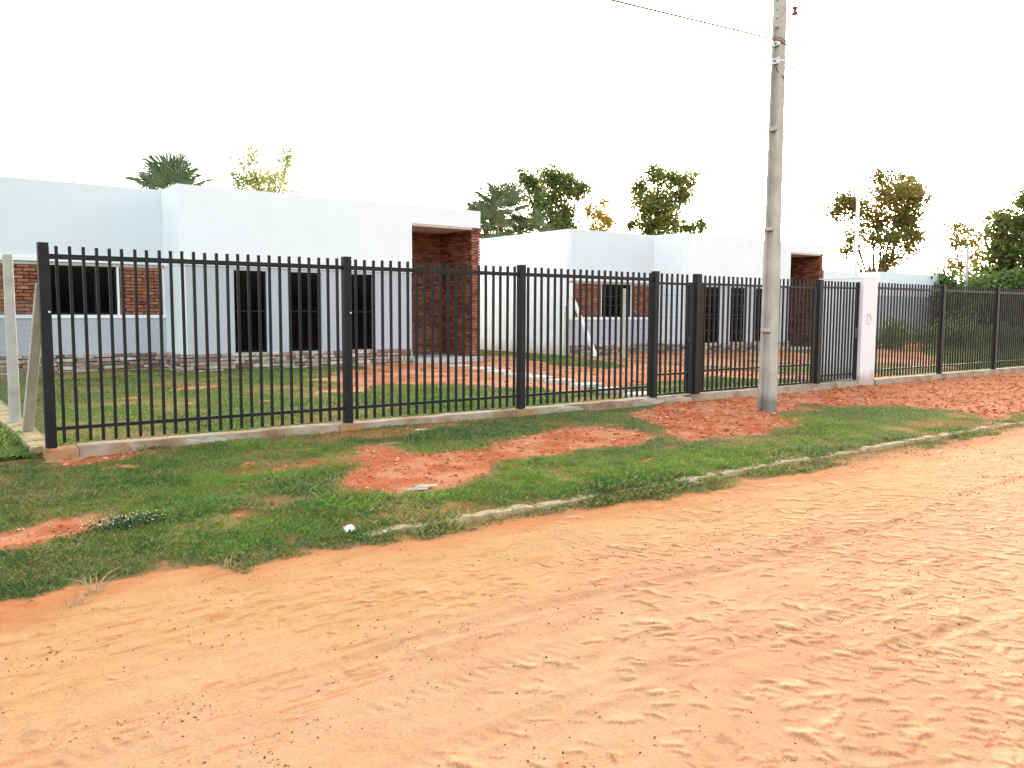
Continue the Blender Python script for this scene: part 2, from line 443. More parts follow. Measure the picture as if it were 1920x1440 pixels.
def lerp3(a, b, t): return np.asarray(a) * (1 - t[..., None]) + np.asarray(b) * t[..., None]

# far ground sheet to the horizon
g_far = MB(); g_far.box((-900, -900, -1.2), (900, 900, -.45))
g_far.build('ground', mat_noise('far_ground', [(.35, (.09, .10, .04)), (.6, (.26, .13, .07))], .03, .95, .05, 0), kind='structure')

# ---- road with crust flakes, ruts and tread marks
rx = spaced((-40, -6, .8), (-6, -.6, .12), (-.3, 8.0, .0115), (8.0, 16, .04), (16, 40, .25), (40, 220, 3))
ry = spaced((-14, -1, .5), (-1, 1.0, .08), (1.0, 4.6, .0115), (4.6, 5.6, .022))
RH = np.zeros((len(ry), len(rx))); RP = np.zeros_like(RH); RC = np.zeros_like(RH)

def splat_plates():
    rng = np.random.default_rng(5)
    n = 11000
    px = rng.uniform(-.4, 15, n); py = rng.uniform(.9, 5.2, n)
    dens = fbm(px * .6, py * .9, 61, 3)
    right = sstep(1.2, 4.0, px * .8 - (py - 2.5) * .45)
    keep = rng.uniform(0, 1, n) < np.clip((.14 + .8 * right) * sstep(.3, .62, dens + .12 * right), 0, 1) * (1 - .8 * sstep(4.1, 4.7, py))
    for cx, cy in zip(px[keep], py[keep]):
        th = math.radians(-37) + rng.normal(0, .45)
        ux, uy = math.cos(th), math.sin(th)              # along the broken edge
        nx_, ny_ = -uy, ux                               # away from it
        if ny_ < 0: nx_, ny_ = -nx_, -ny_
        sz = min(float(np.exp(rng.normal(0, .5))), 2.1)
        L = (.024 * sz + .012) * rng.uniform(.8, 1.7); D = L * rng.uniform(.4, 1.5); H = rng.uniform(.0022, .0055) * min(1.6, .65 + .4 * sz)
        R = max(L, D) + .03
        i0, i1 = np.searchsorted(rx, [cx - R, cx + R]); j0, j1 = np.searchsorted(ry, [cy - R, cy + R])
        if i1 <= i0 or j1 <= j0: continue
        gx, gy = np.meshgrid(rx[i0:i1], ry[j0:j1])
        s = (gx - cx) * ux + (gy - cy) * uy
        t = (gx - cx) * nx_ + (gy - cy) * ny_
        t = t + (vnoise(s * 60 + cx * 50, s * 0 + cy * 10, 3) - .5) * .010 + (vnoise(s * 22 + cx * 9, s * 0, 4) - .5) * .045
        end = np.clip(1 - (np.abs(s) / L) ** 3, 0, 1)
        h = np.where(t > 0, np.clip((1 - t / D) * 1.5, 0, 1), np.clip(1 + t / .006, 0, 1)) * end * H
        RH[j0:j1, i0:i1] = np.maximum(RH[j0:j1, i0:i1], h)
        RP[j0:j1, i0:i1] = np.maximum(RP[j0:j1, i0:i1], np.where(t > .016, np.clip(h / .0045, 0, 1), 0) * rng.uniform(.05, 1))
        RC[j0:j1, i0:i1] = np.maximum(RC[j0:j1, i0:i1], np.where((t > -.0095) & (t < .003), end, 0))
splat_plates()

def road_z(X, Y):
    z = zg_road_base(X, Y)
    m = 1 - sstep(5.0, 5.5, Y)
    z = z + RH * m
    yr = Y + .05 * X * 0 + (fbm(X * .35, Y * 0, 70, 2) - .5) * .5 - X * .012
    for y0, a in ((4.55, .010), (4.2, .007), (3.55, .009), (3.05, .008), (2.55, .008), (2.1, .010)):
        d = yr - y0
        on = sstep(.42, .6, fbm(X * .5 + y0 * 7, Y * 0 + y0, 71, 2))
        z = z - a * on * (np.exp(-(d / .055) ** 2)) + .6 * a * on * np.exp(-((np.abs(d) - .09) / .03) ** 2)
        tread = np.sin((X + .35 * d) * 2 * np.pi / .075) * np.exp(-(d / .05) ** 2) * .0022
        z = z + tread * sstep(.55, .7, fbm(X * .8 + y0 * 3, Y * .3, 72, 2))
    z = z + (fbm(X * 12, Y * 14, 73, 4) - .5) * .007 * m
    z = z + (fbm(X * 1.6, Y * 3, 77, 3) - .5) * .010 * m
    return z

def road_col(X, Y, Z):
    ex = np.interp(X, [e[0] for e in EDGE], [e[1] for e in EDGE])
    d = ex - Y + (fbm(X * 1.4, Y * 2.5, 80) - .5) * .7
    edge = np.array((.42, .165, .064)); mid = np.array((.43, .240, .104)); near = np.array((.43, .242, .126)); pink = np.array((.42, .205, .108))
    c = lerp3(edge, mid, sstep(.02, .65, d))
    c = lerp3(c, near, sstep(1.1, 2.3, d)[..., None][..., 0]) if False else c * (1 - sstep(1.1, 2.3, d)[..., None]) + near * sstep(1.1, 2.3, d)[..., None]
    p = (sstep(.48, .68, fbm(X * .8 + 3, Y * 1.6, 81, 4)) * .75 * sstep(.6, 1.8, d))[..., None]
    c = c * (1 - p) + pink * p
    st = (fbm(X * .8, Y * 9, 82, 4) - .5)[..., None]
    c = c * (1 + st * .14)
    pale = np.array((.50, .38, .205))
    k = (np.clip(RP, 0, 1) * .55)[..., None]
    c = c * (1 - k) + pale * k
    drk = (sstep(.66, .78, fbm(X * 16, Y * 16, 84, 3)) * sstep(.45, .7, fbm(X * 1.1, Y * 2, 85, 3)))[..., None]
    c = c * (1 - .28 * drk * np.array((.7, 1, 1)))
    g = grass_amount(X, Y)[..., None] * .85
    c = lerp3(c, (.33, .115, .048), np.clip(RC, 0, 1) * .62)
    sp = sstep(.60, .74, fbm(X * 7, Y * 30, 87, 3)) * sstep(.40, .6, fbm(X * .9, Y * 1.7, 88, 3))
    c = c * (1 - sp[..., None] * np.array((.10, .26, .34)))
    return np.clip(c * (1 - g) + np.array((.16, .12, .045)) * g, .01, 1)

grid_mesh('road', rx, ry, road_z, road_col, M['road'])

# ---- verge
vx = spaced((-14, -1, .25), (-1, 14, .034), (14, 30, .1), (30, 70, .5), (70, 200, 5))
vy = spaced((5.6, 10.4, .034))
def verge_z(X, Y):
    z = zg_verge(X, Y); s = 1 - grass_amount(X, Y)
    return z + s * ((fbm(X * 16, Y * 16, 90, 3) - .5) * .030 + (fbm(X * 5, Y * 5, 91, 2) - .5) * .03) - s * .008
def verge_col(X, Y, Z):
    s1 = np.array((.43, .130, .054)); s2 = np.array((.49, .205, .105)); s3 = np.array((.35, .088, .038))
    t = fbm(X * 3, Y * 3, 92, 5)
    c = lerp3(s1, s2, sstep(.42, .7, t)); k = (sstep(.5, .3, t) if False else 1 - sstep(.28, .45, t))[..., None]
    c = c * (1 - k * .7) + s3 * k * .7
    far = sstep(13, 20, X)[..., None]
    c = c * (1 - far * .5) + np.array((.53, .21, .105)) * far * .5
    g = (grass_amount(X, Y) ** .7)[..., None] * .92
    gcol = lerp3((.060, .115, .024), (.13, .14, .042), fbm(X * 4, Y * 4, 94))
    return c * (1 - g) + gcol * g
grid_mesh('verge', vx, vy, verge_z, verge_col, M['soil'])

# ---- yards behind the fence
yx = spaced((-30, 0, 1.5), (0, 22, .1), (22, 40, .3), (40, 130, 2))
yy = spaced((10.34, 24, .1), (24, 90, 1.5))
def yard_z(X, Y):
    return .075 + (fbm(X * .5, Y * .5, 100, 3) - .5) * .05 + (1 - yard_grass(X, Y)) * (fbm(X * 7, Y * 7, 101, 3) - .5) * .03 \
        - .075 * (1 - sstep(-.5, 1.35, X)) + .05 * sstep(14, 20, Y)
def yard_col(X, Y, Z):
    t = fbm(X * 1.6, Y * 1.6, 102, 5)
    c = lerp3((.44, .16, .075), (.55, .27, .15), sstep(.38, .68, t))
    g = (yard_grass(X, Y) ** .5)[..., None] * .95
    return c * (1 - g) + lerp3((.065, .115, .022), (.13, .15, .04), fbm(X * 2, Y * 2, 104)) * g
grid_mesh('yard', yx, yy, yard_z, yard_col, M['soil'])

# ------------------------------------------------------------------ turf
def turf(name, n, x0, x1, y0, y1, dens_f, z_f, len_, wid, seed, label):
    rng = np.random.default_rng(seed)
    x = rng.uniform(x0, x1, n); y = rng.uniform(y0, y1, n)
    d = dens_f(x, y)
    k = rng.uniform(0, 1, n) < d
    x, y, d = x[k], y[k], d[k]; n = len(x)
    dist = np.sqrt(x * x + y * y)
    clump = fbm(x * 1.7, y * 1.7, seed + 3, 4)
    tall = 1 + .9 * sstep(.5, .75, fbm(x * .9, y * 1.3, seed + 4, 3))
    if name == 'verge_grass':
        tall = tall * (1 + .9 * np.exp(-((y - 5.72) / .12) ** 2) * (x > 2.9) * (.25 + sstep(.42, .58, fbm(x * 2.3, y * 0, seed + 8, 2))))
        tall = tall * (1 + 1.5 * np.exp(-((y - 5.45) / .09) ** 2) * (x > 2.9) * sstep(.35, .55, fbm(x * 1.7, y * 0, seed + 9, 2)))
        tall = tall * (1 + 1.8 * np.exp(-(((x - 3.95) / .35) ** 2 + ((y - 9.9) / .2) ** 2)))
    tall = np.minimum(tall, 1.95)
    L = len_ * rng.uniform(.55, 1.45, n) * tall * (.55 + .45 * d)
    W = wid * rng.uniform(.7, 1.3, n) * np.clip(dist / 8, .8, 3.2)
    a = rng.uniform(0, 2 * np.pi, n); lean = rng.uniform(.5, 1.48, n)
    dx, dy = np.cos(a), np.sin(a); sx, sy = -dy, dx
    z = z_f(x, y)
    up = np.cos(lean) * L; out = np.sin(lean) * L
    b = np.stack([x, y, z - .004], 1)
    mid = b + np.stack([dx * out * .42, dy * out * .42, up * .62 + .004], 1)
    tip = b + np.stack([dx * out, dy * out, up * .92 + .004], 1)
    sd = np.stack([sx * W, sy * W, np.zeros(n)], 1)
    V = np.stack([b - sd, b + sd, mid + sd * .5, tip], 1).reshape(-1, 3)
    i = (np.arange(n) * 4)[:, None]
    t = np.concatenate([i + np.array([0, 1, 2]), i + np.array([0, 2, 3])])
    teal = np.array((.040, .150, .040)); mid_g = np.array((.108, .215, .034)); lime = np.array((.190, .330, .040)); straw = np.array((.34, .29, .13)); olive = np.array((.150, .170, .045))
    p = fbm(x * .55 + 5, y * .95, seed + 5, 3)
    c = lerp3(mid_g, teal, sstep(.48, .62, p)); c = lerp3(c, lime, sstep(.52, .40, 1 - p) if False else (1 - sstep(.30, .44, p)) * .8)
    if name == 'verge_grass':
        limeband = np.exp(-((y - 6.25) / .38) ** 2) * sstep(3.0, 4.2, x) * (.5 + .5 * sstep(.35, .6, fbm(x * 1.1, y * 1.1, 3)))
        c = lerp3(c, lime, np.clip(limeband * .85, 0, 1))
        tealband = (np.exp(-((y - 8.9) / .7) ** 2) * sstep(5, 6, x) + np.exp(-(((x - 2.7) / 1.0) ** 2 + ((y - 6.9) / .55) ** 2))) * .75
        c = lerp3(c, teal, np.clip(tealband, 0, 1))
        c = lerp3(c, olive, (1 - sstep(5.55, 5.75, y)) * .75)
        c = lerp3(c, olive, (1 - sstep(.8, 2.4, x)) * .6)
    else:
        c = lerp3(c, lime, sstep(.35, .6, fbm(x * .5 + 4, y * .5, seed + 7, 3)) * .55)
        c = lerp3(c, olive, sstep(.45, .7, fbm(x * .6, y * .6, seed + 6, 3)) * .6)
        c = lerp3(c, mid_g, (1 - sstep(10.9, 11.9, y)) * .7)
    fine = fbm(x * 5.5, y * 5.5, seed + 11, 3)
    c = lerp3(c, olive, sstep(.52, .68, fine) * .6)
    c = lerp3(c, teal * .8, (1 - sstep(.32, .46, fine)) * .55)
    dry = (rng.uniform(0, 1, n) < (.13 + .5 * (1 - d) + .35 * sstep(.5, .66, clump))).astype(float) * rng.uniform(.3, .9, n)
    c = lerp3(c, straw, dry) * rng.uniform(.7, 1.25, n)[:, None]
    me = np_mesh(name, V, t, M['blade'], False, np.repeat(c, 4, 0))
    o = link(name, me, kind='stuff'); o['label'] = label
    return o

def zroad_or_verge(x, y):
    return np.where(y > 5.6, zg_verge(x, y), zg_road_base(x, y))
DENS = lambda x, y: grass_amount(x, y) * np.interp(np.sqrt(x * x + y * y), [5, 8, 10.5, 15, 26], [1, .8, .45, .16, .05])
turf('verge_grass', 1000000, -1.5, 22, 5.15, 10.12, DENS, zroad_or_verge, .044, .0026, 201, 'short patchy turf on the verge between road and fence')
turf('yard_grass', 240000, 1.5, 20, 10.42, 24, lambda x, y: yard_grass(x, y) * np.interp(y, [10, 13, 24], [1, .6, .35]), yard_z, .05, .0045, 202, 'mown lawn inside the fence in front of the house')
turf('side_grass', 45000, -6, 1.22, 10.1, 21, lambda x, y: np.interp(y, [10, 14, 21], [1, .5, .25]) * sstep(-6, -1, x), yard_z, .07, .004, 203, 'grass beside the side fence at the left edge')

turf('tall_grass', 60000, 22, 52, 10.6, 26, lambda x, y: (x > np.interp(y, [10, 13, 18, 23], [22.5, 27, 36, 47])) * .8, yard_z, .16, .004, 204, 'rank dark grass in the far yard behind the right end of the fence')

# grains and clods
def loose(name, n, x0, x1, y0, y1, keep_f, z_f, smin, smax, cols, seed, label, squash=.6):
    rng = np.random.default_rng(seed)
    x = rng.uniform(x0, x1, n); y = rng.uniform(y0, y1, n)
    k = rng.uniform(0, 1, n) < keep_f(x, y); x, y = x[k], y[k]; n = len(x)
    s = smin * (smax / smin) ** (rng.uniform(0, 1, n) ** 2.2)
    s = s * np.clip(np.sqrt(x * x + y * y) / 9, .8, 1.6)
    c = np.asarray(cols)[rng.integers(0, len(cols), n)] * rng.uniform(.8, 1.2, (n, 1))
    V, F, C = lumps(np.stack([x, y, z_f(x, y) + s * .25], 1), s, rng, squash, c)
    o = link(name, np_mesh(name, V, F, M['clod'], False, C), kind='stuff'); o['label'] = label
loose('soil_clods', 30000, 0, 24, 5.7, 10.1, lambda x, y: (grass_amount(x, y) < .3) * np.interp(x, [0, 9, 24], [1, .8, .25]), lambda x, y: zg_verge(x, y) - .005, .0045, .024,
      [(.52, .14, .055), (.60, .26, .13), (.46, .11, .042), (.62, .34, .20), (.50, .16, .07), (.40, .09, .036)], 301, 'crumbly red clods on the bare patches of the verge', .5)
loose('road_pebbles', 80000, -.3, 13, 1.0, 5.5, lambda x, y: (.06 + .9 * sstep(.44, .66, fbm(x * 1.0, y * 1.6, 66, 3)) * sstep(.35, .65, fbm(x * 4, y * 5, 67, 2))) * (.4 + .6 * sstep(5.0, 1.5, y)), lambda x, y: zg_road_base(x, y) - .001, .0019, .0085,
      [(.20, .07, .04), (.13, .05, .03), (.30, .11, .05), (.36, .15, .07), (.10, .05, .035)], 302, 'small dark pebbles scattered on the dirt road', .6)
loose('yard_clods', 2600, 6, 24, 10.5, 22, lambda x, y: (yard_grass(x, y) < .3) * .9, lambda x, y: yard_z(x, y), .008, .03,
      [(.46, .15, .06), (.58, .27, .14), (.36, .10, .045)], 303, 'loose soil crumbs on the bare ground of the yard', .5)

# ------------------------------------------------------------------ road kerb
kerb = link('kerb', None, None, (0, 0, 0), kind='structure'); kerb['label'] = 'low worn kerb between the road and the grass verge'
rk = random.Random(4)
x = 2.80
while x < 34:
    L = rk.uniform(.72, 1.0); m = MB(); nseg = 7
    prof = []
    for i in range(nseg + 1):
        t = i / nseg; dz = rk.uniform(-.012, .006) - (.012 if i in (0, nseg) else 0); dy = rk.uniform(-.010, .010)
        prof.append((x + L * t, dz, dy))
    for a, b in zip(prof[:-1], prof[1:]):
        z0, z1 = -.18, -.006
        m.hexa([(a[0], 5.52 + a[2], z0), (b[0], 5.52 + b[2], z0), (b[0], 5.64, z0), (a[0], 5.64, z0),
                (a[0], 5.535 + a[2], z1 + a[1]), (b[0], 5.535 + b[2], z1 + b[1]), (b[0], 5.635, z1 + b[1] + .004), (a[0], 5.635, z1 + a[1] + .004)])
    o = m.build('kerb_stone', M['kerb'], kerb, (0, rk.uniform(-.014, .014), rk.uniform(-.040, -.010)))
    x += L + rk.uniform(.012, .04)

# ------------------------------------------------------------------ low wall under the fence
FY = 10.22
plinth = thing('low_wall', (0, 0, 0), 'long low cement wall running under the dark metal fence', 'wall')
rp = random.Random(9)
edges = [1.62, 4.92, 7.83, 10.76, 13.6, 17.22]
def plinth_piece(x0, x1, y0, y1, zt, mat, name='wall_section', amp=.006):
    n = max(2, int((x1 - x0) / .25)); m = MB(); pr = []
    for i in range(n + 1):
        pr.append((x0 + (x1 - x0) * i / n, rp.uniform(-amp, amp), rp.uniform(-amp, amp)))
    for a, b in zip(pr[:-1], pr[1:]):
        m.hexa([(a[0], y0 + a[2], -.3), (b[0], y0 + b[2], -.3), (b[0], y1, -.3), (a[0], y1, -.3),
                (a[0], y0 + .012 + a[2], zt + a[1]), (b[0], y0 + .012 + b[2], zt + b[1]), (b[0], y1 - .01, zt + b[1]), (a[0], y1 - .01, zt + a[1])])
    return m.build(name, mat, plinth)
for a, b in zip(edges[:-1], edges[1:]):
    plinth_piece(a + .006, b - .006, 10.10, 10.36, .146 + rp.uniform(-.006, .004), M['plinth'])
xx = 17.89
while xx < 44:
    plinth_piece(xx + .006, xx + 3.3, 10.10, 10.36, .146, M['plinth']); xx += 3.31
cb = plinth_piece(1.30, 1.615, 10.06, 10.37, .140, M['claybrick'], 'corner_block', .014); cb['label'] = 'orange clay block at the corner of the low wall'
for bx0, bx1 in ((4.72, 5.06), (7.66, 8.0)):
    o = plinth_piece(bx0, bx1, 10.085, 10.10, .132, M['claybrick'], 'clay_block', .008)
def splodge(name, c, r, mat, seed, parent=None, **kw):
    rng = np.random.default_rng(seed)
    n = 14
    pos = np.array(c)[None] + rng.normal(0, .42, (n, 3)) * np.array(r)[None]
    V, F, _ = lumps(pos, np.full(n, 1.0), rng, 1.0)
    V = (V.reshape(n, 12, 3) - pos[:, None]) * (np.array(r) * .62)[None, None] + pos[:, None]
    return link(name, np_mesh(name, V.reshape(-1, 3), F, mat, False), parent, **kw)
for i, (px, w, zc) in enumerate(((3.05, .22, .07), (8.72, .26, .08), (10.62, .24, .09), (11.35, .26, .09), (15.55, .10, .02))):
    splodge('mortar_patch', (px, 10.105, zc), (w, .016, .05), M['mortarwhite'], 40 + i, plinth)
for i, (px, py) in enumerate(((1.38, 9.98), (1.55, 9.95), (1.72, 10.02), (4.85, 10.0))):
    splodge('rubble', (px, py, .0), (.09, .05, .035), M['claybrick'], 60 + i, plinth)

# ------------------------------------------------------------------ fences and gates
PK = {}
def picket_mesh(z0, z1, w=.031):
    k = (round(z0, 3), round(z1, 3))
    if k not in PK:
        PK[k] = MB().box((-w / 2, -w / 2, z0), (w / 2, w / 2, z1)).mesh('picket', M['iron'])
    return PK[k]
def pickets(root, xs, z0, z1, y=0.0):
    for xv in xs:
        o = link('picket', picket_mesh(z0, z1), root, (xv, y, random.uniform(-.004, .004)))
        o.rotation_euler = (0, random.uniform(-.0025, .0025), 0)
def post(root, xv, w, z0, z1, d=None, name='post', y=0.0):
    d = d or w
    return MB().box((xv - w / 2, y - d / 2, z0), (xv + w / 2, y + d / 2, z1)).build(name, M['iron'], root, bevel=.004)
def rail(root, x0, x1, zc, h=.05, d=.03, y=0.0):
    return MB().box((x0, y - d / 2, zc - h / 2), (x1, y + d / 2, zc + h / 2)).build('rail', M['iron'], root, bevel=.003)

FENCE_G = 'lengths of dark picket fence along the street'
f1 = thing('metal_fence', (0, FY, 0), 'charcoal metal picket fence left of the gates, in front of the near lawn', 'fence', FENCE_G)
posts = [1.37, 4.905, 7.83, 10.78]
for p in posts: post(f1, p, .105, .14, 2.36)
for a, b in zip(posts[:-1], posts[1:]):
    a2, b2 = a + .0535, b - .0535
    n = int(round((b - a) / .1325)); step = (b - a) / n
    pickets(f1, [a + step * k for k in range(1, n)], .185, 2.33)
    for zc, h in ((2.215, .055), (.345, .038)):
        rail(f1, a2, b2, zc, h, .036)
for p in posts[:2]:
    MB().tube([(p + .03, -.06, 1.62), (p + .03, -.052, 1.62)], .012, 8).build('bolt', M['strap'], f1)

wg = thing('wicket_gate', (0, FY, 0), 'narrow dark picket gate leaf with a lock, left of the driveway gate', 'gate')
pickets(wg, [10.945 + .1325 * k for k in range(6)], .2, 2.33)
rail(wg, 10.845, 11.66, 2.155, .04, .036); rail(wg, 10.845, 11.66, .545, .036, .036); rail(wg, 10.845, 11.66, .19, .036, .036)
post(wg, 11.715, .11, .165, 2.19, .05, 'stile')
lk = MB().box((11.60, -.05, 1.10), (11.70, -.026, 1.2)); lk.build('lock', M['lockblack'], wg)
MB().tube([(11.63, -.05, 1.15), (11.63, -.085, 1.15), (11.57, -.085, 1.15)], .009, 6).build('handle', M['lockblack'], wg)

GP = 'dark square gate posts'
gp1 = thing('gate_post', (11.88, FY, 0), 'dark square steel post between the wicket gate and the driveway gate', 'post', GP)
post(gp1, 0, .135, .12, 2.345, .12, 'post_tube')
gp2 = thing('gate_post', (15.73, FY, 0), 'dark square steel post between driveway gate and pedestrian gate, just right of utility pole', 'post', GP)
post(gp2, 0, .115, .06, 2.345, .11, 'post_tube')

dg = thing('driveway_gate', (0, FY, 0), 'wide dark picket driveway gate behind the concrete utility pole', 'gate')
post(dg, 12.02, .06, .165, 2.19, .05, 'stile'); post(dg, 15.56, .09, .165, 2.19, .05, 'stile')
pickets(dg, [12.10 + .1325 * k for k in range(26)], .2, 2.325)
for zc in (2.17, .57, .19): rail(dg, 12.052, 15.513, zc, .04, .036)

sg = thing('pedestrian_gate', (0, FY, 0), 'dark picket pedestrian gate with black lock box beside white pillar', 'gate')
pickets(sg, [15.945 + .1185 * k for k in range(11)], .2, 2.325)
post(sg, 15.83, .05, .165, 2.33, .05, 'stile'); post(sg, 17.21, .05, .165, 2.33, .05, 'stile')
for zc in (2.19, .31): rail(sg, 15.857, 17.183, zc, .042, .036)
MB().box((17.05, -.055, 1.10), (17.175, -.021, 1.33)).build('lock_box', M['lockblack'], sg, bevel=.006)
MB().tube([(17.09, -.055, 1.2), (17.09, -.09, 1.2), (17.01, -.09, 1.2)], .009, 6).build('handle', M['lockblack'], sg)

f2 = thing('metal_fence', (0, FY, 0), 'charcoal picket fence right of the white pillar, running off past the right edge', 'fence', FENCE_G)
posts2 = [17.93, 21.02, 24.0, 27.0, 30.0, 33.0, 36.0, 39.0, 42.0]
for p in posts2: post(f2, p, .05 if p < 18 else .1, .14, 2.36)
for a, b in zip(posts2[:-1], posts2[1:]):
    n = int(round((b - a) / .1325)); step = (b - a) / n
    pickets(f2, [a + step * k for k in range(1, n)], .185, 2.34)
    for zc, h in ((2.215, .055), (.345, .038)): rail(f2, a + .0535, b - .0535, zc, h, .036)

pil = thing('gate_pillar', (17.56, 10.68, 0), 'white painted masonry pillar with an intercom plate right of the pedestrian gate', 'pillar')
MB().box((-.295, -.55, -.2), (.295, .55, 2.411)).build('pillar_body', M['pillar'], pil, bevel=.012)
MB().box((-.30, -.555, 2.412), (.30, .555, 2.43)).build('cap', M['pillar'], pil, bevel=.008)
MB().box((-.10, -.575, 1.42), (.05, -.552, 1.66)).build('intercom_plate', M['strap'], pil, bevel=.004)
MB().box((-.075, -.582, 1.58), (-.02, -.576, 1.63)).build('intercom_button', M['galv_pale'], pil)
MB().box((-.01, -.584, 1.49), (.035, -.576, 1.56)).build('speaker_slot', M['galv_pale'], pil)

# ---- left side boundary: kerb, concrete posts, mesh
sw = thing('boundary_kerb', (0, 0, 0), 'pale cement kerb running back from the corner post at the left edge', 'kerb')
m = MB(); ys = np.arange(10.40, 24.3, .5)
for a, b in zip(ys[:-1], ys[1:]):
    j = rp.uniform(-.012, .012); j2 = rp.uniform(-.008, .008)
    m.hexa([(1.18, a, -.3), (1.46, a, -.3), (1.46, b, -.3), (1.18, b, -.3), (1.19 + j, a, .13 + j2), (1.45, a, .14 + j2), (1.45, b, .14 + j2), (1.19 + j, b, .13 + j2)])
m.build('kerb_run', M['kerb'], sw)
def conc_post(loc, h, label, group, mat='concrete', w=.11, slant=None):
    t = thing('concrete_post', loc, label, 'post', group)
    m = MB(); s = slant or (0, 0); tw = w * .86
    m.hexa([(-w / 2, -w / 2, -.2), (w / 2, -w / 2, -.2), (w / 2, w / 2, -.2), (-w / 2, w / 2, -.2),
            (s[0] - tw / 2, s[1] - tw / 2, h), (s[0] + tw / 2, s[1] - tw / 2, h), (s[0] + tw / 2, s[1] + tw / 2, h), (s[0] - tw / 2, s[1] + tw / 2, h)])
    m.build('post_shaft', M[mat], t, bevel=.008)
    return t
GPO = 'concrete posts of the wire boundary fences'
conc_post((1.31, 12.86, .13), 2.24, 'slim pale concrete post second from left edge, with wires tied round it', GPO, w=.13)
conc_post((1.31, 15.6, .13), 2.24, 'pale concrete post cut by the left edge of the photo', GPO, w=.13)
conc_post((1.335, 12.05, .13), 1.80, 'leaning concrete strut propped against the dark corner post at left', 'leaning concrete struts', w=.12, slant=(.03, -1.65))

def wire_net(name, label, x, y0, y1, z0, z1, lines, cell=.11, rad=.0012):
    t = thing(name, (x, 0, 0), label, 'wire fence')
    m = MB(); Hh = z1 - z0
    n = int((y1 - y0 + Hh) / cell)
    for k in range(n):
        for sgn in (1, -1):
            ya = y0 - Hh + k * cell if sgn > 0 else y0 + k * cell
            yb = ya + Hh * sgn
            za, zb = z0, z1
            def clip(ya, za, yb, zb):
                pts = []
                for (p, q) in (((ya, za), (yb, zb)),):
                    t0, t1 = 0.0, 1.0; dy = q[0] - p[0]
                    for lim, sg_ in ((y0, 1), (y1, -1)):
                        f0 = (p[0] - lim) * sg_; f1 = (q[0] - lim) * sg_
                        if f0 < 0 and f1 < 0: return None
                        if f0 < 0: t0 = max(t0, f0 / (f0 - f1))
                        elif f1 < 0: t1 = min(t1, f0 / (f0 - f1))
                    if t1 <= t0: return None
                    return (p[0] + dy * t0, p[1] + (q[1] - p[1]) * t0, p[0] + dy * t1, p[1] + (q[1] - p[1]) * t1)
            c = clip(ya, za, yb, zb)
            if c: m.tube([(0, c[0], c[1]), (0, c[2], c[3])], rad, 3, False)
    m.build('mesh_wire', M['galv'], t)
    ml = MB()
    for z in lines: ml.tube([(0, y0, z), (0, (y0 + y1) / 2, z - .015), (0, y1, z)], .0022, 4, False)
    ml.build('line_wire', M['galv'], t)
wire_net('wire_fence', 'thin wire mesh strung on concrete posts behind the corner post at far left', 1.385, 10.5, 22.5, .16, 1.75, (.3, 1.0, 1.75, 1.95, 2.12), .13)

# ---- boundary between the two lots
dv = thing('boundary_kerb', (18.6, 0, 0), 'thin pale kerb dividing the two yards in front of the far white house', 'kerb')
m = MB(); ys = np.arange(10.45, 21.6, .45)
for a, b in zip(ys[:-1], ys[1:]):
    j = rp.uniform(-.012, .012)
    m.hexa([(-.07 + j, a, -.2), (.07, a, -.2), (.07, b, -.2), (-.07 + j, b, -.2), (-.06, a, .13 + (a - 10) * .006), (.06, a, .13 + (a - 10) * .006), (.06, b, .13 + (b - 10) * .006), (-.06, b, .13 + (b - 10) * .006)])
m.build('kerb_run', M['kerb'], dv)
conc_post((18.6, 18.98, .1), 2.28, 'pale upright concrete post in front of the far house window', GPO, w=.13)
conc_post((18.6, 21.75, .1), 1.75, 'rusty stained corner post standing against the far house wall', GPO, w=.09)
conc_post((18.6, 20.05, .1), 2.15, 'white leaning concrete strut slanting across the far brick wall panel', 'leaning concrete struts', 'whitepole', w=.12, slant=(0, 1.45))
t = thing('wire_fence', (18.6, 0, 0), 'plain line wires stretched between posts in front of the far house', 'wire fence')
ml = MB()
for z in (.45, .8, 1.15, 1.5, 1.85, 2.15): ml.tube([(0, 10.5, z), (0, 14.5, z - .02), (0, 18.98, z), (0, 21.7, z)], .003, 4, False)
ml.build('line_wire', M['galv'], t)

# ---- stepping slabs
SL = [(12.68, 19.4), (12.61, 18.13), (12.36, 17.11), (12.22, 16.07), (12.06, 15.09), (11.9, 14.1), (11.68, 12.98), (11.38, 11.86), (11.14, 10.86)]
SLAB_L = ['stepping slab nearest the brick porch', 'second stepping slab from the brick porch', 'third stepping slab from the porch, lying on bare soil', 'fourth stepping slab from the porch, behind the thick fence post',
          'middle stepping slab of the path, on bare soil just right of a fence post', 'fourth stepping slab from the fence end, at the edge of the soil', 'third stepping slab from the fence, at the edge of the grass', 'second stepping slab from the fence, set in the grass', 'stepping slab closest to the fence, half behind its bottom rail']
for i, (sx, sy) in enumerate(SL):
    t = thing('stepping_slab', (sx, sy, .07), 'pale concrete ' + SLAB_L[i], 'paving slab', 'stepping slabs between the porch and the fence')
    hw = .29; hd = .21
    o = MB().box((-hw, -hd, -.06), (hw, hd, .085)).build('slab', M['slab'], t, bevel=.012)
    t.rotation_euler = (random.uniform(-.02, .02), random.uniform(-.02, .02), random.uniform(-.12, .05))

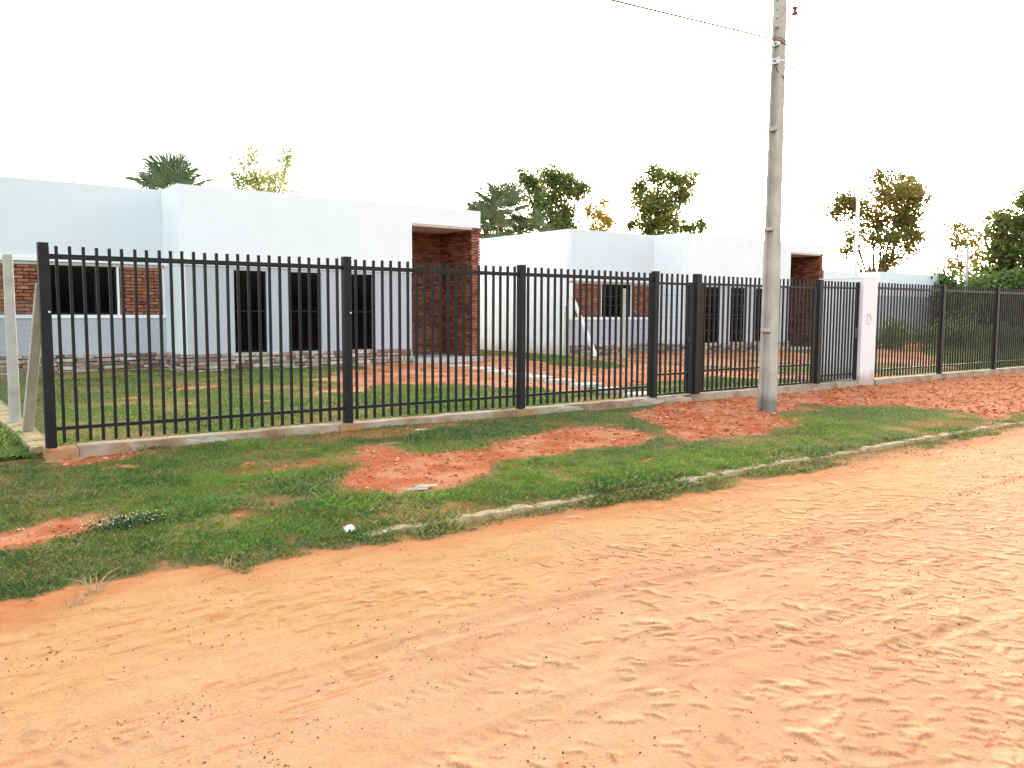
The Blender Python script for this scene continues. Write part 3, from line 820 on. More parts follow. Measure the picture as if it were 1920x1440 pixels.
# ------------------------------------------------------------------ houses
def brick_variants(mat, nv=6, seed=3, name='brick', amp=.05):
    rng = np.random.default_rng(seed); out = []
    for _ in range(nv):
        v = np.array([(-.5, -.5, -.5), (.5, -.5, -.5), (.5, .5, -.5), (-.5, .5, -.5), (-.5, -.5, .5), (.5, -.5, .5), (.5, .5, .5), (-.5, .5, .5)])
        v = v + rng.uniform(-1, 1, (8, 3)) * np.array((.022, amp, amp * 1.4))
        out.append(np_mesh(name, v, np.array(MB.Q), mat))
    return out
BR = brick_variants(M['brick'])
SV = brick_variants(M['stone'], 8, 5, 'stone', .13)

def brick_field(origin, udir, width, z0, z1, ndir, course=.084, blen=.275, joint=.020, seed=1, depth=.05, jag=.006):
    """list of (centre, size along u, height, angle) for a running-bond field; ndir = outward normal"""
    r = random.Random(seed); out = []
    n = int(round((z1 - z0) / course)); c = (z1 - z0) / n
    ang = math.atan2(udir[1], udir[0])
    for k in range(n):
        u = -(blen * (.5 if k % 2 else 0)) - r.uniform(0, .02)
        while u < width - .02:
            a = max(0, u); b = min(width, u + blen)
            if b - a > .04:
                cu = (a + b) / 2; pr = r.uniform(-jag, jag)
                out.append(((origin[0] + udir[0] * cu + ndir[0] * (pr - depth / 2 + .012), origin[1] + udir[1] * cu + ndir[1] * (pr - depth / 2 + .012), z0 + c * (k + .5)),
                            (b - a - joint, depth, c - joint + r.uniform(-.003, .002)), ang))
            u += blen
    return out

def place_bricks(fields_part, fields_stuff, root, variants, pname, sname, smat, limit=300):
    r = random.Random(12); allp = []
    for f in fields_part: allp += f
    rest = []
    for f in fields_stuff: rest += f
    parts = allp[:limit]; rest = allp[limit:] + rest
    if len(parts) < limit:
        k = limit - len(parts); parts += rest[:k]; rest = rest[k:]
    for (c, s, a) in parts:
        o = link(pname, r.choice(variants), root, c); o.scale = s; o.rotation_euler = (0, 0, a)
    if rest:
        n = len(rest); rng = np.random.default_rng(2)
        base = np.array([(-.5, -.5, -.5), (.5, -.5, -.5), (.5, .5, -.5), (-.5, .5, -.5), (-.5, -.5, .5), (.5, -.5, .5), (.5, .5, .5), (-.5, .5, .5)])
        V = base[None] + rng.uniform(-1, 1, (n, 8, 3)) * np.array((.022, .05, .07))
        S = np.array([x_[1] for x_ in rest]); A = np.array([x_[2] for x_ in rest]); C = np.array([x_[0] for x_ in rest])
        V = V * S[:, None]; ca, sa = np.cos(A)[:, None], np.sin(A)[:, None]
        W = np.stack([V[:, :, 0] * ca - V[:, :, 1] * sa, V[:, :, 0] * sa + V[:, :, 1] * ca, V[:, :, 2]], 2) + C[:, None]
        F = np.array(MB.Q)[None] + (np.arange(n) * 8)[:, None, None]
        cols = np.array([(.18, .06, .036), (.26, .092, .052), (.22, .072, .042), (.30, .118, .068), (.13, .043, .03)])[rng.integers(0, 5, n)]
        link(sname, np_mesh(sname, W.reshape(-1, 3), F.reshape(-1, 4), smat, False, np.repeat(cols, 8, 0)), root, kind='stuff')

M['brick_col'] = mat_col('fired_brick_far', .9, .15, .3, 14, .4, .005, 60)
M['stone_col'] = M['stone']

def stone_field(origin, udir, width, z0, z1, ndir, seed):
    r = random.Random(seed); out = []; n = 5
    c = (z1 - z0) / n; ang = math.atan2(udir[1], udir[0])
    for k in range(n):
        u = -r.uniform(0, .2)
        while u < width - .02:
            L = r.uniform(.16, .46); a = max(0, u); b = min(width, u + L)
            if b - a > .04:
                cu = (a + b) / 2; pr = r.uniform(-.018, .022); dz = r.uniform(-.008, .008)
                out.append(((origin[0] + udir[0] * cu + ndir[0] * pr, origin[1] + udir[1] * cu + ndir[1] * pr, z0 + c * (k + .5) + dz), (b - a - .018, .09, c - .016), ang))
            u += L
    return out

def window(root, x0, x1, z0, z1, yf, rails=(), mull=(), recess=.07):
    fr = MB(); w = .045; y0, y1 = yf + recess, yf + recess + .05
    fr.box((x0, y0, z0), (x1, y1, z0 + w)).box((x0, y0, z1 - w), (x1, y1, z1)).box((x0, y0, z0 + w), (x0 + w, y1, z1 - w)).box((x1 - w, y0, z0 + w), (x1, y1, z1 - w))
    wobj = MB().box((x0 + w, y1 + .01, z0 + w), (x1 - w, y1 + .03, z1 - w)).build('window', M['black_alu'], root)
    fr.build('frame', M['black_alu'], wobj)
    zs = [z0 + w] + list(rails) + [z1 - w]; xs_ = [x0 + w] + list(mull) + [x1 - w]
    for i in range(len(zs) - 1):
        for j in range(len(xs_) - 1):
            MB().box((xs_[j] + .012, y0 + .018, zs[i] + .012), (xs_[j + 1] - .012, y0 + .026, zs[i + 1] - .012)).build('pane', M['glass'], wobj)
    for z in rails: MB().box((x0 + w, y0 + .004, z - .02), (x1 - w, y1 - .004, z + .02)).build('glazing_bar', M['black_alu'], wobj)
    for xm in mull: MB().box((xm - .018, y0 + .006, z0 + w), (xm + .018, y1 - .006, z1 - w)).build('glazing_bar', M['black_alu'], wobj)
    return wobj

def house(loc, label, seed, depth=9.0, sidelen=9.0, ZT=4.58):
    h = thing('white_house', loc, label, 'house', 'flat roofed white houses of one design')
    W, PX, PR = 8.87, 6.47, 8.57      # block width, porch left, porch fin left face, roof height
    RZ, ZG = 1.4, .02                            # wing set back
    wins = [(1.31, 2.16), (2.77, 3.68), (4.32, 5.22)]
    ZW0, ZW1, ZB = .46, 2.555, 2.64
    # front block, lower wall with window openings
    m = MB(); prev = .14
    for a, b in wins + [(PX, None)]:
        m.box((prev, .0, ZG), (a, .16, ZW1))
        if b: m.box((a, .0, ZG), (b, .16, ZW0)); prev = b
    m.box((.14, 0, ZW1 + .0), (PX, .16, ZB))
    m.build('lower_wall', M['grey'], h)
    for a, b in wins: window(h, a, b, ZW0 + .001, ZW1 - .001, 0, rails=(1.52,), mull=())
    # upper wall, proud of the lower one
    m = MB(); m.box((-.02, -.035, ZB + .002), (PX, .18, ZT)); m.box((PX, -.035, 4.07), (W, .18, ZT))
    m.box((-.02, .18, ZB + .002), (.14, RZ - .002, ZT)); m.box((W - .16, .18, 4.07), (W, depth, ZT))
    m.build('upper_wall', M['white'], h)
    # return wall between block and wing
    MB().box((-.0, .0, ZG), (.138, RZ, ZB)).build('return_wall', M['white_shaded'], h)
    # wing
    WL = -4.1; yw = RZ
    m = MB(); m.box((WL, yw, ZG), (-.002, yw + .2, 1.325)); m.build('wing_lower_wall', M['grey'], h)
    MB().box((WL, yw - .03, 1.327), (-.003, yw + .2, 1.415)).build('sill_band', M['trim'], h, bevel=.006)
    MB().box((WL, yw + .006, 2.602), (-.003, yw + .2, 2.678)).build('lintel', M['cement'], h)
    MB().box((WL, yw - .045, 2.68), (-.003, yw + .2, 2.785)).build('moulding', M['trim'], h, bevel=.006)
    MB().box((WL, yw, 2.787), (-.021, yw + .2, ZT)).build('wing_upper_wall', M['white_shaded'], h)
    wx0, wx1 = -2.62, -1.13
    MB().box((WL + .12, yw + .05, 1.417), (wx0 - .03, yw + .2, 2.6)).build('brick_backing', M['mortar'], h)
    MB().box((wx1 + .05, yw + .05, 1.417), (-.06, yw + .2, 2.6)).build('brick_backing', M['mortar'], h)
    for ea, eb in ((WL, WL + .118), (wx1, wx1 + .048), (-.058, -.003), (wx0 - .028, wx0 - .002)):
        MB().box((ea, yw, 1.417), (eb, yw + .2, 2.6)).build('panel_edge', M['trim'], h)
    window(h, wx0, wx1, 1.418, 2.6, yw, mull=(wx0 + .5, wx0 + 1.0))
    # side and rear walls, roof
    MB().box((WL - .001, yw + .2, ZG), (WL + .18, sidelen, ZT)).build('side_wall', M['white'], h)
    MB().box((W - .16, 1.9, ZG), (W, depth, 4.07)).build('right_wall', M['white'], h)
    MB().box((WL + .18, sidelen - .2, ZG), (W - .16, sidelen, ZT)).build('rear_wall', M['white'], h)
    MB().box((WL + .18, yw + .2, 4.2), (W - .16, sidelen - .2, 4.34)).build('roof', M['roof'], h)
    MB().box((.14, .18, 4.2), (W - .16, yw + .199, 4.34)).build('roof', M['roof'], h)
    # porch
    PB = 1.75
    MB().box((PX, -.03, 4.0), (W - .3, PB, 4.068)).build('porch_ceiling', M['soffit'], h)
    MB().box((PX - .16, .16, ZG), (PX, PB + .2, 4.0)).build('porch_side_wall', M['grey'], h)
    MB().box((PX - .02, -.25, ZG - .1), (W - .05, PB, .165)).build('porch_floor', M['cement'], h, bevel=.01)
    MB().box((PX, PB, .165), (PR + .04, PB + .2, 4.0)).build('brick_backing', M['mortar'], h)
    MB().box((PR + .04, .03, .02), (W - .04, PB + .1, 4.068)).build('brick_backing', M['mortar'], h)
    px = [brick_field((wx1 + .052, yw, 0), (1, 0), -.06 - wx1 - .052, 1.418, 2.6, (0, -1), seed=seed),
          brick_field((WL + .12, yw, 0), (1, 0), wx0 - .03 - WL - .12, 1.418, 2.6, (0, -1), seed=seed + 1),
          brick_field((PR, .0, 0), (1, 0), W - PR, .02, 4.066, (0, -1), seed=seed + 2, blen=.30, jag=.016)]
    st = [brick_field((PX, PB, 0), (1, 0), PR - PX, .165, 4.0, (0, -1), seed=seed + 3, jag=.010),
          brick_field((PR, PB, 0), (0, -1), PB, .165, 4.0, (-1, 0), seed=seed + 4, jag=.018),
          brick_field((W, .0, 0), (0, 1), PB + .1, .02, 4.066, (1, 0), seed=seed + 6, jag=.012)]
    place_bricks(px, st, h, BR, 'brick', 'brickwork', M['brick_col'])
    # stone base
    m = MB(); m.box((-.02, -.018, -.05), (PX - .01, .0 - .001, .44)); m.box((WL, yw - .018, -.05), (-.022, yw - .001, .44)); m.box((-.021, -.018, -.05), (-.001, yw - .019, .44))
    m.build('stone_backing', M['stonejoint'], h)
    sp = [stone_field((-.06, -.05, 0), (1, 0), PX + .04, -.02, .455, (0, -1), seed + 7), stone_field((-.055, yw, 0), (0, -1), yw, -.02, .455, (-1, 0), seed + 8),
          stone_field((WL, yw - .05, 0), (1, 0), -WL - .06, -.02, .455, (0, -1), seed + 9)]
    place_bricks(sp, [], h, SV, 'stone', 'stonework', M['stone'])
    return h
h1 = house((5.76, 21.2, .10), 'nearer white flat roofed house with brick porch, left half of the view', 100)
h2 = house((23.1, 20.6, .04), 'farther white flat roofed house whose long side wall faces us, behind the gates', 200, ZT=4.46)

h3 = thing('white_house', (46.0, 26.0, .05), 'distant low white house right of the white gate pillar, seen over the fence', 'house')
MB().box((0, 0, -.1), (6.7, 6.0, 2.6)).build('wall', M['grey'], h3)
MB().box((-.04, -.04, 2.602), (6.74, 6.04, 3.98)).build('parapet', M['white'], h3)
MB().box((-6.2, 1.4, -.1), (-.002, 7.2, 2.6)).build('wall', M['grey'], h3)
MB().box((-6.24, 1.36, 2.602), (-.042, 7.24, 3.98)).build('parapet', M['white'], h3)
MB().box((.15, .15, 3.982), (6.55, 5.85, 4.0)).build('roof', M['roof'], h3)

h4 = thing('brick_house', (64.0, 17.5, 0), 'low red brick house glimpsed through the fence at the right edge', 'house')
MB().box((0, 0, -.2), (12, 6, 2.9)).build('wall', mat_noise('far_brick', [(.3, (.22, .07, .04)), (.7, (.32, .11, .065))], 3, .9, .1, .3, .01, 30), h4)
m = MB(); m.hexa([(-.3, -.3, 2.902), (12.3, -.3, 2.902), (12.3, 6.3, 2.902), (-.3, 6.3, 2.902), (.2, 2.6, 3.9), (11.8, 2.6, 3.9), (11.8, 3.4, 3.9), (.2, 3.4, 3.9)])
m.build('roof', M['rust'], h4)

# ------------------------------------------------------------------ utility pole
up = thing('utility_pole', (11.76, 8.54, 0), 'tall grey concrete utility pole with a grooved face, standing on the verge before the gate', 'utility pole')
def pole_section(z):
    k = max(0.0, min(1.0, z / 6.6)); hx = .104 + (.072 - .104) * k; hy = .116 + (.080 - .116) * k
    g = hy * .58; d = 0.0
    d = hx * .62 if z < 6.22 else 0.0
    return hx, hy, g, d
zs = [-.3, 0, 1.2, 2.6, 4.2, 5.6, 6.2, 6.235, 7.2, 8.9]
m = MB(); rings = []
for z in zs:
    hx, hy, g, d = pole_section(z)
    rings.append([(-hx, -hy), (hx, -hy), (hx, -g), (hx - d, -g * .8), (hx - d, g * .8), (hx, g), (hx, hy), (-hx, hy), (-hx, g), (-hx + d, g * .8), (-hx + d, -g * .8), (-hx, -g)])
n = 12
vs = [(p[0], p[1], z) for z, r in zip(zs, rings) for p in r]
qs = [(i * n + k, i * n + (k + 1) % n, (i + 1) * n + (k + 1) % n, (i + 1) * n + k) for i in range(len(zs) - 1) for k in range(n)]
m.add(vs, qs); e = (len(zs) - 1) * n
m.add([vs[e + k] for k in range(n)] + [(0, 0, zs[-1])], (), [(k, (k + 1) % n, n) for k in range(n)])
m.build('shaft', M['pole'], up)
for z in (1.36, 3.02, 4.62):
    hx, hy, g, d = pole_section(z)
    MB().box((-hx - .035, -g - .03, z - .03), (-hx + d * .9, g + .03, z + .03)).build('step_bar', M['pole'], up, bevel=.006)
for z in (6.36, 6.5, 6.64):
    hx, hy, g, d = pole_section(z)
    MB().tube([(-hx - .002, .0, z), (-hx - .001, .0, z)], .013, 8).build('bolt_hole', M['hole'], up)
for z, hh, dz in ((5.97, .035, .03), (5.70, .05, .0)):
    hx, hy, g, d = pole_section(z); e_ = .008
    MB().box((-hx - e_ - .002, -hy - e_, z - hh), (-hx - .002, hy + e_, z + hh)).build('clamp', M['strap'], up, bevel=.003)
    MB().box((-hx - .001, -hy - e_, z - .012), (hx + e_, -hy - .001, z + .012)).build('band', M['strap'] if hh > .04 else M['rust'], up)
    MB().tube([(-hx - .03, .0, z), (-hx - .008, .0, z)], .018, 8).build('bolt', M['galv'], up)
hx, hy, g, d = pole_section(5.9)
MB().tube([(-hx - .01, .06, 6.09), (-hx - .012, -hy - .01, 6.04), (hx, -hy - .012, 6.0)], .006, 5).build('tie_wire', M['rust'], up)
MB().tube([(-hx + .02, -.0, 5.6), (-hx - .012, -hy * .7, 5.52), (hx * .3, -hy - .014, 5.44), (hx, -hy - .012, 5.38)], .007, 5).build('tie_wire', M['hole'], up)
def spool(loc, s=1.0):
    prof = [(0.0, -.055), (.040, -.055), (.044, -.035), (.022, -.012), (.022, .008), (.040, .026), (.038, .045), (0, .05)]
    m = MB(); n = 12; vs = []
    for r, z in prof:
        for k in range(n): a = 2 * math.pi * k / n; vs.append((loc[0] + r * s * math.cos(a), loc[1] + r * s * math.sin(a), loc[2] + z * s))
    m.add(vs, [(i * n + k, i * n + (k + 1) % n, (i + 1) * n + (k + 1) % n, (i + 1) * n + k) for i in range(len(prof) - 1) for k in range(n)])
    return m.build('insulator', M['ceramic'], up, smooth=True)
for z, rx_ in ((6.55, .14), (5.93, .10), (5.55, .14)):
    hx, hy, g, d = pole_section(z)
    MB().tube([(hx - .01, -hy - .004, z + .02), (hx + .05, -hy - .05, z + .03), (hx + rx_ - .03, -hy - .07, z + .035)], .008, 5).build('bracket', M['rust'], up)
spool((.19, -.15, 6.50), 1.25); spool((.19, -.15, 5.62), .6)
MB().box((.058, -.05, 6.62), (.10, .06, 6.95)).build('rack', M['rust'], up, bevel=.006)

def sag(a, b, s, n=16):
    a, b = Vector(a), Vector(b)
    return [a.lerp(b, i / n) - Vector((0, 0, s * 4 * (i / n) * (1 - i / n))) for i in range(n + 1)]
cb1 = MB(); cb1.tube(sag((11.66, 8.40, 5.97), (-24, 12.6, 6.7), .18, 24), .0145, 5)
o = cb1.build('overhead_cable', M['cable'], None, smooth=True, label='thin brown overhead cable rising to the upper left from the white clamp on the pole', cat='cable', group='overhead cables')
cb2 = MB(); cb2.tube(sag((11.66, 8.40, 5.70), (-10, 17.8, 5.9), .1, 24), .003, 4)
o = cb2.build('overhead_cable', M['galv'], None, smooth=True, label='hair thin grey wire leaving the lower clamp of the pole to the left', cat='cable', group='overhead cables')

# slim poles further away
p1 = thing('lamp_pole', (41.83, 25.06, 0), 'tall slim white pole in front of the big tree at right', 'pole')
MB().tube([(0, 0, -.2), (0, 0, 8.6)], [.12, .085], 10).build('pole_shaft', M['whitepole'], p1, smooth=True)
MB().tube([(0, 0, 8.6), (0, 0, 8.68)], [.1, .06], 10).build('pole_cap', M['whitepole'], p1, smooth=True)
p2 = thing('lamp_pole', (51.81, 23.85, 0), 'short slim grey pole standing before the trees at far right', 'pole')
MB().tube([(0, 0, -.2), (0, 0, 5.6)], [.11, .075], 10).build('pole_shaft', M['concrete'], p2, smooth=True)
MB().tube([(0, 0, 5.6), (0, 0, 5.66)], [.09, .05], 10).build('pole_cap', M['concrete'], p2, smooth=True)

# ------------------------------------------------------------------ trees
RT = np.array((.8, -.599)); FW = np.array((.599, .8))
def tree(base, lobes, label, seed, leaf=.2, per=170, cols=((.075, .10, .022), (.11, .125, .028), (.055, .08, .02)), trunk_r=.2, cat='tree', group='trees behind the houses', stretch=1.0, fork=.45, airy=.55):
    rng = np.random.default_rng(seed); rr = random.Random(seed)
    t = thing('tree' if cat == 'tree' else cat, (base[0], base[1], 0), label, cat, group)
    C = []
    zmin = min(l[1] - l[2] for l in lobes)
    for (u, z, r) in lobes:
        d = rr.uniform(-.9, .9) * 1.2
        C.append((RT[0] * u + FW[0] * d, RT[1] * u + FW[1] * d, z, r))
    zf = max(.8, zmin * fork + .6)
    m = MB(); mid = Vector((rr.uniform(-.1, .1), rr.uniform(-.1, .1), zf))
    m.tube([(0, 0, -.3), (0.03, .02, zf * .5), mid], [trunk_r * 1.25, trunk_r, trunk_r * .85], 8)
    twigs = []
    for (cx, cy, cz, r) in C:
        e = Vector((cx, cy, cz)); k = mid.lerp(e, .45) + Vector((rr.uniform(-.2, .2), rr.uniform(-.2, .2), rr.uniform(0, .35)))
        k.z = min(k.z, cz - .05 * r)
        m.tube([mid, k, e], [trunk_r * .5, trunk_r * .3, trunk_r * .08], 5, False)
        for _ in range(5):
            q = e + Vector((rr.gauss(0, r * .55), rr.gauss(0, r * .55), rr.gauss(0, r * .5)))
            m.tube([k.lerp(e, rr.uniform(.4, 1)), q], [trunk_r * .12, trunk_r * .03], 4, False)
    m.build('trunk', M['bark'], t, smooth=True)
    P = []; tint = []
    for (cx, cy, cz, r) in C:
        nsub = max(5, int(11 * airy * (1 + r)))
        for _ in range(nsub):
            dvec = rng.normal(0, 1, 3); dvec /= np.linalg.norm(dvec); rad = r * rng.uniform(.25, 1.12)
            c = np.array((cx, cy, cz)) + dvec * rad * np.array((1, 1, .9 * stretch))
            k = max(10, int(per * r * r / nsub * rng.uniform(.5, 1.5) * 5.6))
            P.append(c + rng.normal(0, 1, (k, 3)) * (r * .27 + .10) * np.array((1, 1, .8)))
            tint.append(np.full(k, rng.uniform(0, 1)))
    P = np.concatenate(P); tint = np.concatenate(tint); n = len(P)
    L = leaf * 1.15 * rng.uniform(.6, 1.35, n)
    a = rng.normal(0, 1, (n, 3)); a[:, 2] = a[:, 2] * .7 - .35 * stretch; a /= np.linalg.norm(a, axis=1)[:, None]
    b = np.cross(a, rng.normal(0, 1, (n, 3))); b /= np.linalg.norm(b, axis=1)[:, None]
    wd = .30 / max(1, stretch)
    fold = np.cross(a, b) * (L * .06)[:, None]
    V = np.stack([P - a * L[:, None] * .5, P + b * (L * wd)[:, None] + fold, P + a * L[:, None] * .5, P - b * (L * wd)[:, None] + fold], 1).reshape(-1, 3)
    i = (np.arange(n) * 4)[:, None]
    F = np.concatenate([i + np.array([0, 1, 2]), i + np.array([0, 2, 3])])
    c = np.asarray(cols); ci = np.minimum((tint * len(cols)).astype(int), len(cols) - 1)
    cc = c[ci] * 2.2 * rng.uniform(.7, 1.35, (n, 1))
    link('crown', np_mesh('crown', V, F, M['leaf'], False, np.repeat(cc, 4, 0)), t)
    return t

warm = ((.095, .085, .022), (.12, .10, .028), (.075, .08, .02), (.14, .10, .03))
green = ((.060, .085, .025), (.085, .11, .03), (.05, .07, .02))
tree((13.15, 35.26), [(-0.26, 8.12, 0.32), (-0.49, 7.43, 0.46), (0.84, 8.01, 0.23), (0.66, 7.44, 0.32), (-0.95, 6.97, 0.46), (-0.03, 6.86, 0.6), (0.78, 6.86, 0.37), (0.89, 8.36, 0.14), (-.6, 6.3, .6), (.5, 6.2, .6)],
     'wispy pale eucalyptus top showing over the nearer white house', 1, leaf=.20, per=190, cols=((.11, .13, .045), (.14, .15, .05), (.09, .115, .04), (.17, .15, .055)), trunk_r=.12, stretch=2.0, airy=.7)
tree((33.4, 40.14), [(-1.88, 9.91, 0.53), (-1.37, 9.42, 0.73), (-0.37, 9.59, 0.8), (0.63, 9.59, 0.73), (1.29, 9.1, 0.67), (0.13, 8.6, 0.8), (0.63, 7.93, 0.67), (-0.36, 7.27, 0.87), (0.64, 6.94, 0.73), (-2.04, 10.08, 0.33), (1.63, 9.43, 0.33), (-1.0, 8.3, .6), (0, 6.0, .9)],
     'open branched green tree standing right behind the fan palms', 2, per=230, cols=green)
tree((38.32, 41.47), [(-0.54, 8.25, 0.36), (0.07, 8.07, 0.43), (0.44, 7.54, 0.43), (-0.39, 7.35, 0.36), (0.18, 8.89, 0.25), (0, 6.6, .5)],
     'small thin golden tree between two larger trees above the far house', 3, leaf=.2, per=300, cols=((.22, .15, .04), (.26, .18, .06), (.17, .13, .03)), trunk_r=.08)
tree((43.05, 40.43), [(-1.53, 9.8, 0.67), (-0.42, 10.73, 0.82), (0.7, 10.81, 0.74), (1.63, 10.55, 0.67), (-1.15, 8.69, 0.89), (-0.04, 9.25, 0.97), (0.96, 9.44, 0.82), (1.63, 9.81, 0.59), (-0.78, 7.76, 0.97), (0.52, 7.95, 0.97), (2.01, 7.41, 0.67), (2.76, 7.41, 0.45), (-2.08, 7.57, 0.37), (0, 6.6, 1.0)],
     'full olive green tree above the middle of the far white house', 4, per=230, cols=((.085, .095, .022), (.10, .11, .03), (.06, .085, .022)))
tree((58.91, 33.57), [(-2.43, 10.04, 0.95), (-3.02, 9.24, 0.64), (0.35, 11.63, 0.79), (-1.23, 9.65, 1.19), (1.94, 11.24, 1.03), (2.93, 10.85, 0.79), (0.35, 10.05, 1.35), (2.34, 9.66, 1.35), (-0.03, 8.27, 1.27), (1.95, 8.28, 1.35), (3.15, 7.49, 0.72), (0.77, 6.88, 1.11), (2.36, 6.69, 0.87), (-2.01, 7.07, 0.72), (-2.41, 6.27, 0.48), (0.77, 5.5, 0.79), (-0.82, 6.88, 0.64)],
     'big brownish green tree behind the slim white pole', 5, leaf=.235, per=125, cols=warm, trunk_r=.26, fork=.3)
tree((64.15, 29.64), [(-0.63, 7.7, 0.72), (0.36, 7.9, 0.79), (-1.02, 6.91, 0.64), (0.17, 6.72, 0.95), (0.96, 7.51, 0.72), (-0.82, 5.52, 0.64), (-0.22, 4.93, 0.87), (1.17, 5.93, 0.79), (-1.41, 5.12, 0.4)],
     'thin yellowish tree behind the short grey pole at right', 6, leaf=.22, per=95, cols=((.18, .14, .035), (.21, .16, .05), (.12, .11, .03)), trunk_r=.13)
tree((62.25, 26.06), [(0.89, 9.55, 0.82), (1.45, 9.0, 0.89), (-0.03, 8.25, 0.97), (-0.96, 7.88, 0.67), (-0.4, 6.95, 1.12), (0.9, 7.52, 1.12), (-0.77, 6.03, 0.97), (0.35, 5.66, 1.26), (1.46, 6.04, 1.12), (-0.02, 4.55, 1.26), (1.47, 4.56, 1.12), (-1.5, 4.54, 0.74), (2.4, 8.3, 1.1), (2.6, 6.4, 1.2), (2.5, 4.6, 1.2)],
     'tall dark green tree rising at the right edge of the photo', 7, leaf=.24, per=160, cols=((.075, .085, .024), (.10, .105, .028), (.06, .075, .02)), trunk_r=.28)
for i, (bx, by, lob, lab) in enumerate([
        (53.3, 26.3, [(-1.0, 2.4, 1.1), (0, 3.0, 1.1), (.9, 2.4, 1.1), (-.4, 1.2, 1.2), (.6, 1.1, 1.2), (.2, 3.5, .6)], 'dark bush just right of the distant low house'),
        (53.8, 24.6, [(-1.1, 2.2, 1.2), (.1, 2.9, 1.2), (1.1, 2.3, 1.2), (0, 1.1, 1.3), (.9, 1.0, 1.0), (-.2, 3.5, .5)], 'dark bush directly behind the short grey pole'),
        (52.6, 22.6, [(-1.1, 2.4, 1.2), (.2, 2.9, 1.1), (1.2, 2.2, 1.2), (0, 1.1, 1.3), (-.8, 1.0, 1.0), (.7, 3.5, .5)], 'dark dense bush below the left side of the tall tree'),
        (52.9, 20.6, [(-1.2, 2.4, 1.2), (.1, 3.0, 1.2), (1.2, 2.4, 1.2), (0, 1.1, 1.3), (1.0, 1.0, 1.0), (-.5, 3.6, .5)], 'dark bush under the tall tree at the right edge'),
        (53.4, 18.6, [(-1.2, 2.4, 1.2), (.1, 3.0, 1.2), (1.2, 2.4, 1.2), (0, 1.1, 1.3), (-1.0, 1.0, 1.0)], 'dark bush touching the right edge, rightmost of the far bushes'),
        (66.5, 38.0, [(-.8, 3.4, .9), (.3, 4.2, .9), (.9, 3.2, .9), (0, 5.0, .5)], 'sunlit bush just above the roof end of the distant low house')]):
    tree((bx, by), lob, lab, 30 + i, leaf=.24, per=230, cols=green if i < 5 else ((.16, .13, .04), (.11, .11, .03)), trunk_r=.12, cat='bush', group='far bushes', fork=.2, airy=.8)
for i, (bx, by, sc_, lab) in enumerate([(37.5, 17.8, 1.0, 'dark low shrub against the distant house wall, right of the white pillar'), (41.0, 17.2, .8, 'low shrub seen through the pickets left of the right fence post'), (35.0, 19.5, .8, 'low shrub seen through the pedestrian gate beside the white pillar')]):
    tree((bx, by), [(-.9 * sc_, .6, .55 * sc_), (0, .8, .65 * sc_), (.8 * sc_, .6, .55 * sc_), (.2, .35, .6 * sc_)], lab, 50 + i, leaf=.12, per=380, cols=((.05, .085, .02), (.08, .11, .03)), trunk_r=.04, cat='bush', group='shrubs in the far yard', fork=.1, airy=.9)

# ---- fan palms
def frond_mesh(name, mat, rad=.95, pet=.75, nl=22, seed=0, droop=.25):
    r = random.Random(seed); m = MB()
    m.tube([(0, 0, 0), (pet * .5, 0, .03), (pet, 0, 0)], [.018, .014, .012], 4, False)
    for k in range(nl):
        a = math.radians(-125 + 250 * k / (nl - 1)); L = rad * (1 - .28 * abs(a) / 2.2) * r.uniform(.9, 1.06)
        d = Vector((math.cos(a), math.sin(a), 0)); s = Vector((-d.y, d.x, 0)); w = L * .034
        o = Vector((pet, 0, 0)); p1 = o + d * L * .55 + Vector((0, 0, .02)); p2 = o + d * L + Vector((0, 0, -droop * L * r.uniform(.4, 1.2)))
        m.add([o - s * .01, o + s * .01, p1 + s * w, p1 + Vector((0, 0, -.03)), p1 - s * w, p2], [(0, 3, 2, 1)] if False else (), [(0, 3, 4), (0, 1, 3), (1, 2, 3), (4, 3, 5), (3, 2, 5)])
    return m.mesh(name, mat)
FR = [frond_mesh('frond', M['frond'], seed=i, droop=.12 + .12 * i) for i in range(4)]
FD = frond_mesh('frond', M['frond_dry'], seed=9, droop=.7)
def palm(base, ztop, scale, label, seed, n=26, up=(-15, 75), dry=3):
    r = random.Random(seed)
    t = thing('fan_palm', (base[0], base[1], 0), label, 'palm tree', 'fan palms behind the houses')
    m = MB(); m.tube([(0, 0, -.3), (.05, .02, ztop * .5), (0, 0, ztop)], [.17, .13, .12], 9); m.build('trunk', M['bark'], t, smooth=True)
    for k in range(n):
        az = k * 2.39996 + r.uniform(-.2, .2); el = math.radians(up[0] + (up[1] - up[0]) * ((k + .5) / n) ** .8)
        o = link('frond', r.choice(FR), t, (0, 0, ztop + .1)); s = scale * r.uniform(.88, 1.1)
        o.scale = (s, s, s); o.rotation_euler = (r.uniform(-.5, .5), -el, az)
    for k in range(dry):
        o = link('frond', FD, t, (0, 0, ztop)); o.scale = (scale * .8,) * 3; o.rotation_euler = (r.uniform(-.4, .4), math.radians(r.uniform(35, 65)), r.uniform(0, 6.28))
        o['label'] = 'dry brown hanging frond'
    return t
palm((8.3, 31.3), 5.5, 1.15, 'fan palm whose crown fans out above the left end of the nearer house', 71, 22, (2, 80), 0)
palm((26.2, 36.0), 6.7, 1.3, 'taller fan palm in the clump right of the brick porch', 72, 30, (-45, 75), 2)
palm((24.7, 35.2), 5.8, 1.2, 'lower fan palm in the clump, just right of the porch roof corner', 73, 28, (-45, 70), 2)
palm((27.6, 35.4), 5.6, 1.05, 'small fan palm at the right of the palm clump', 74, 24, (-45, 70), 1)

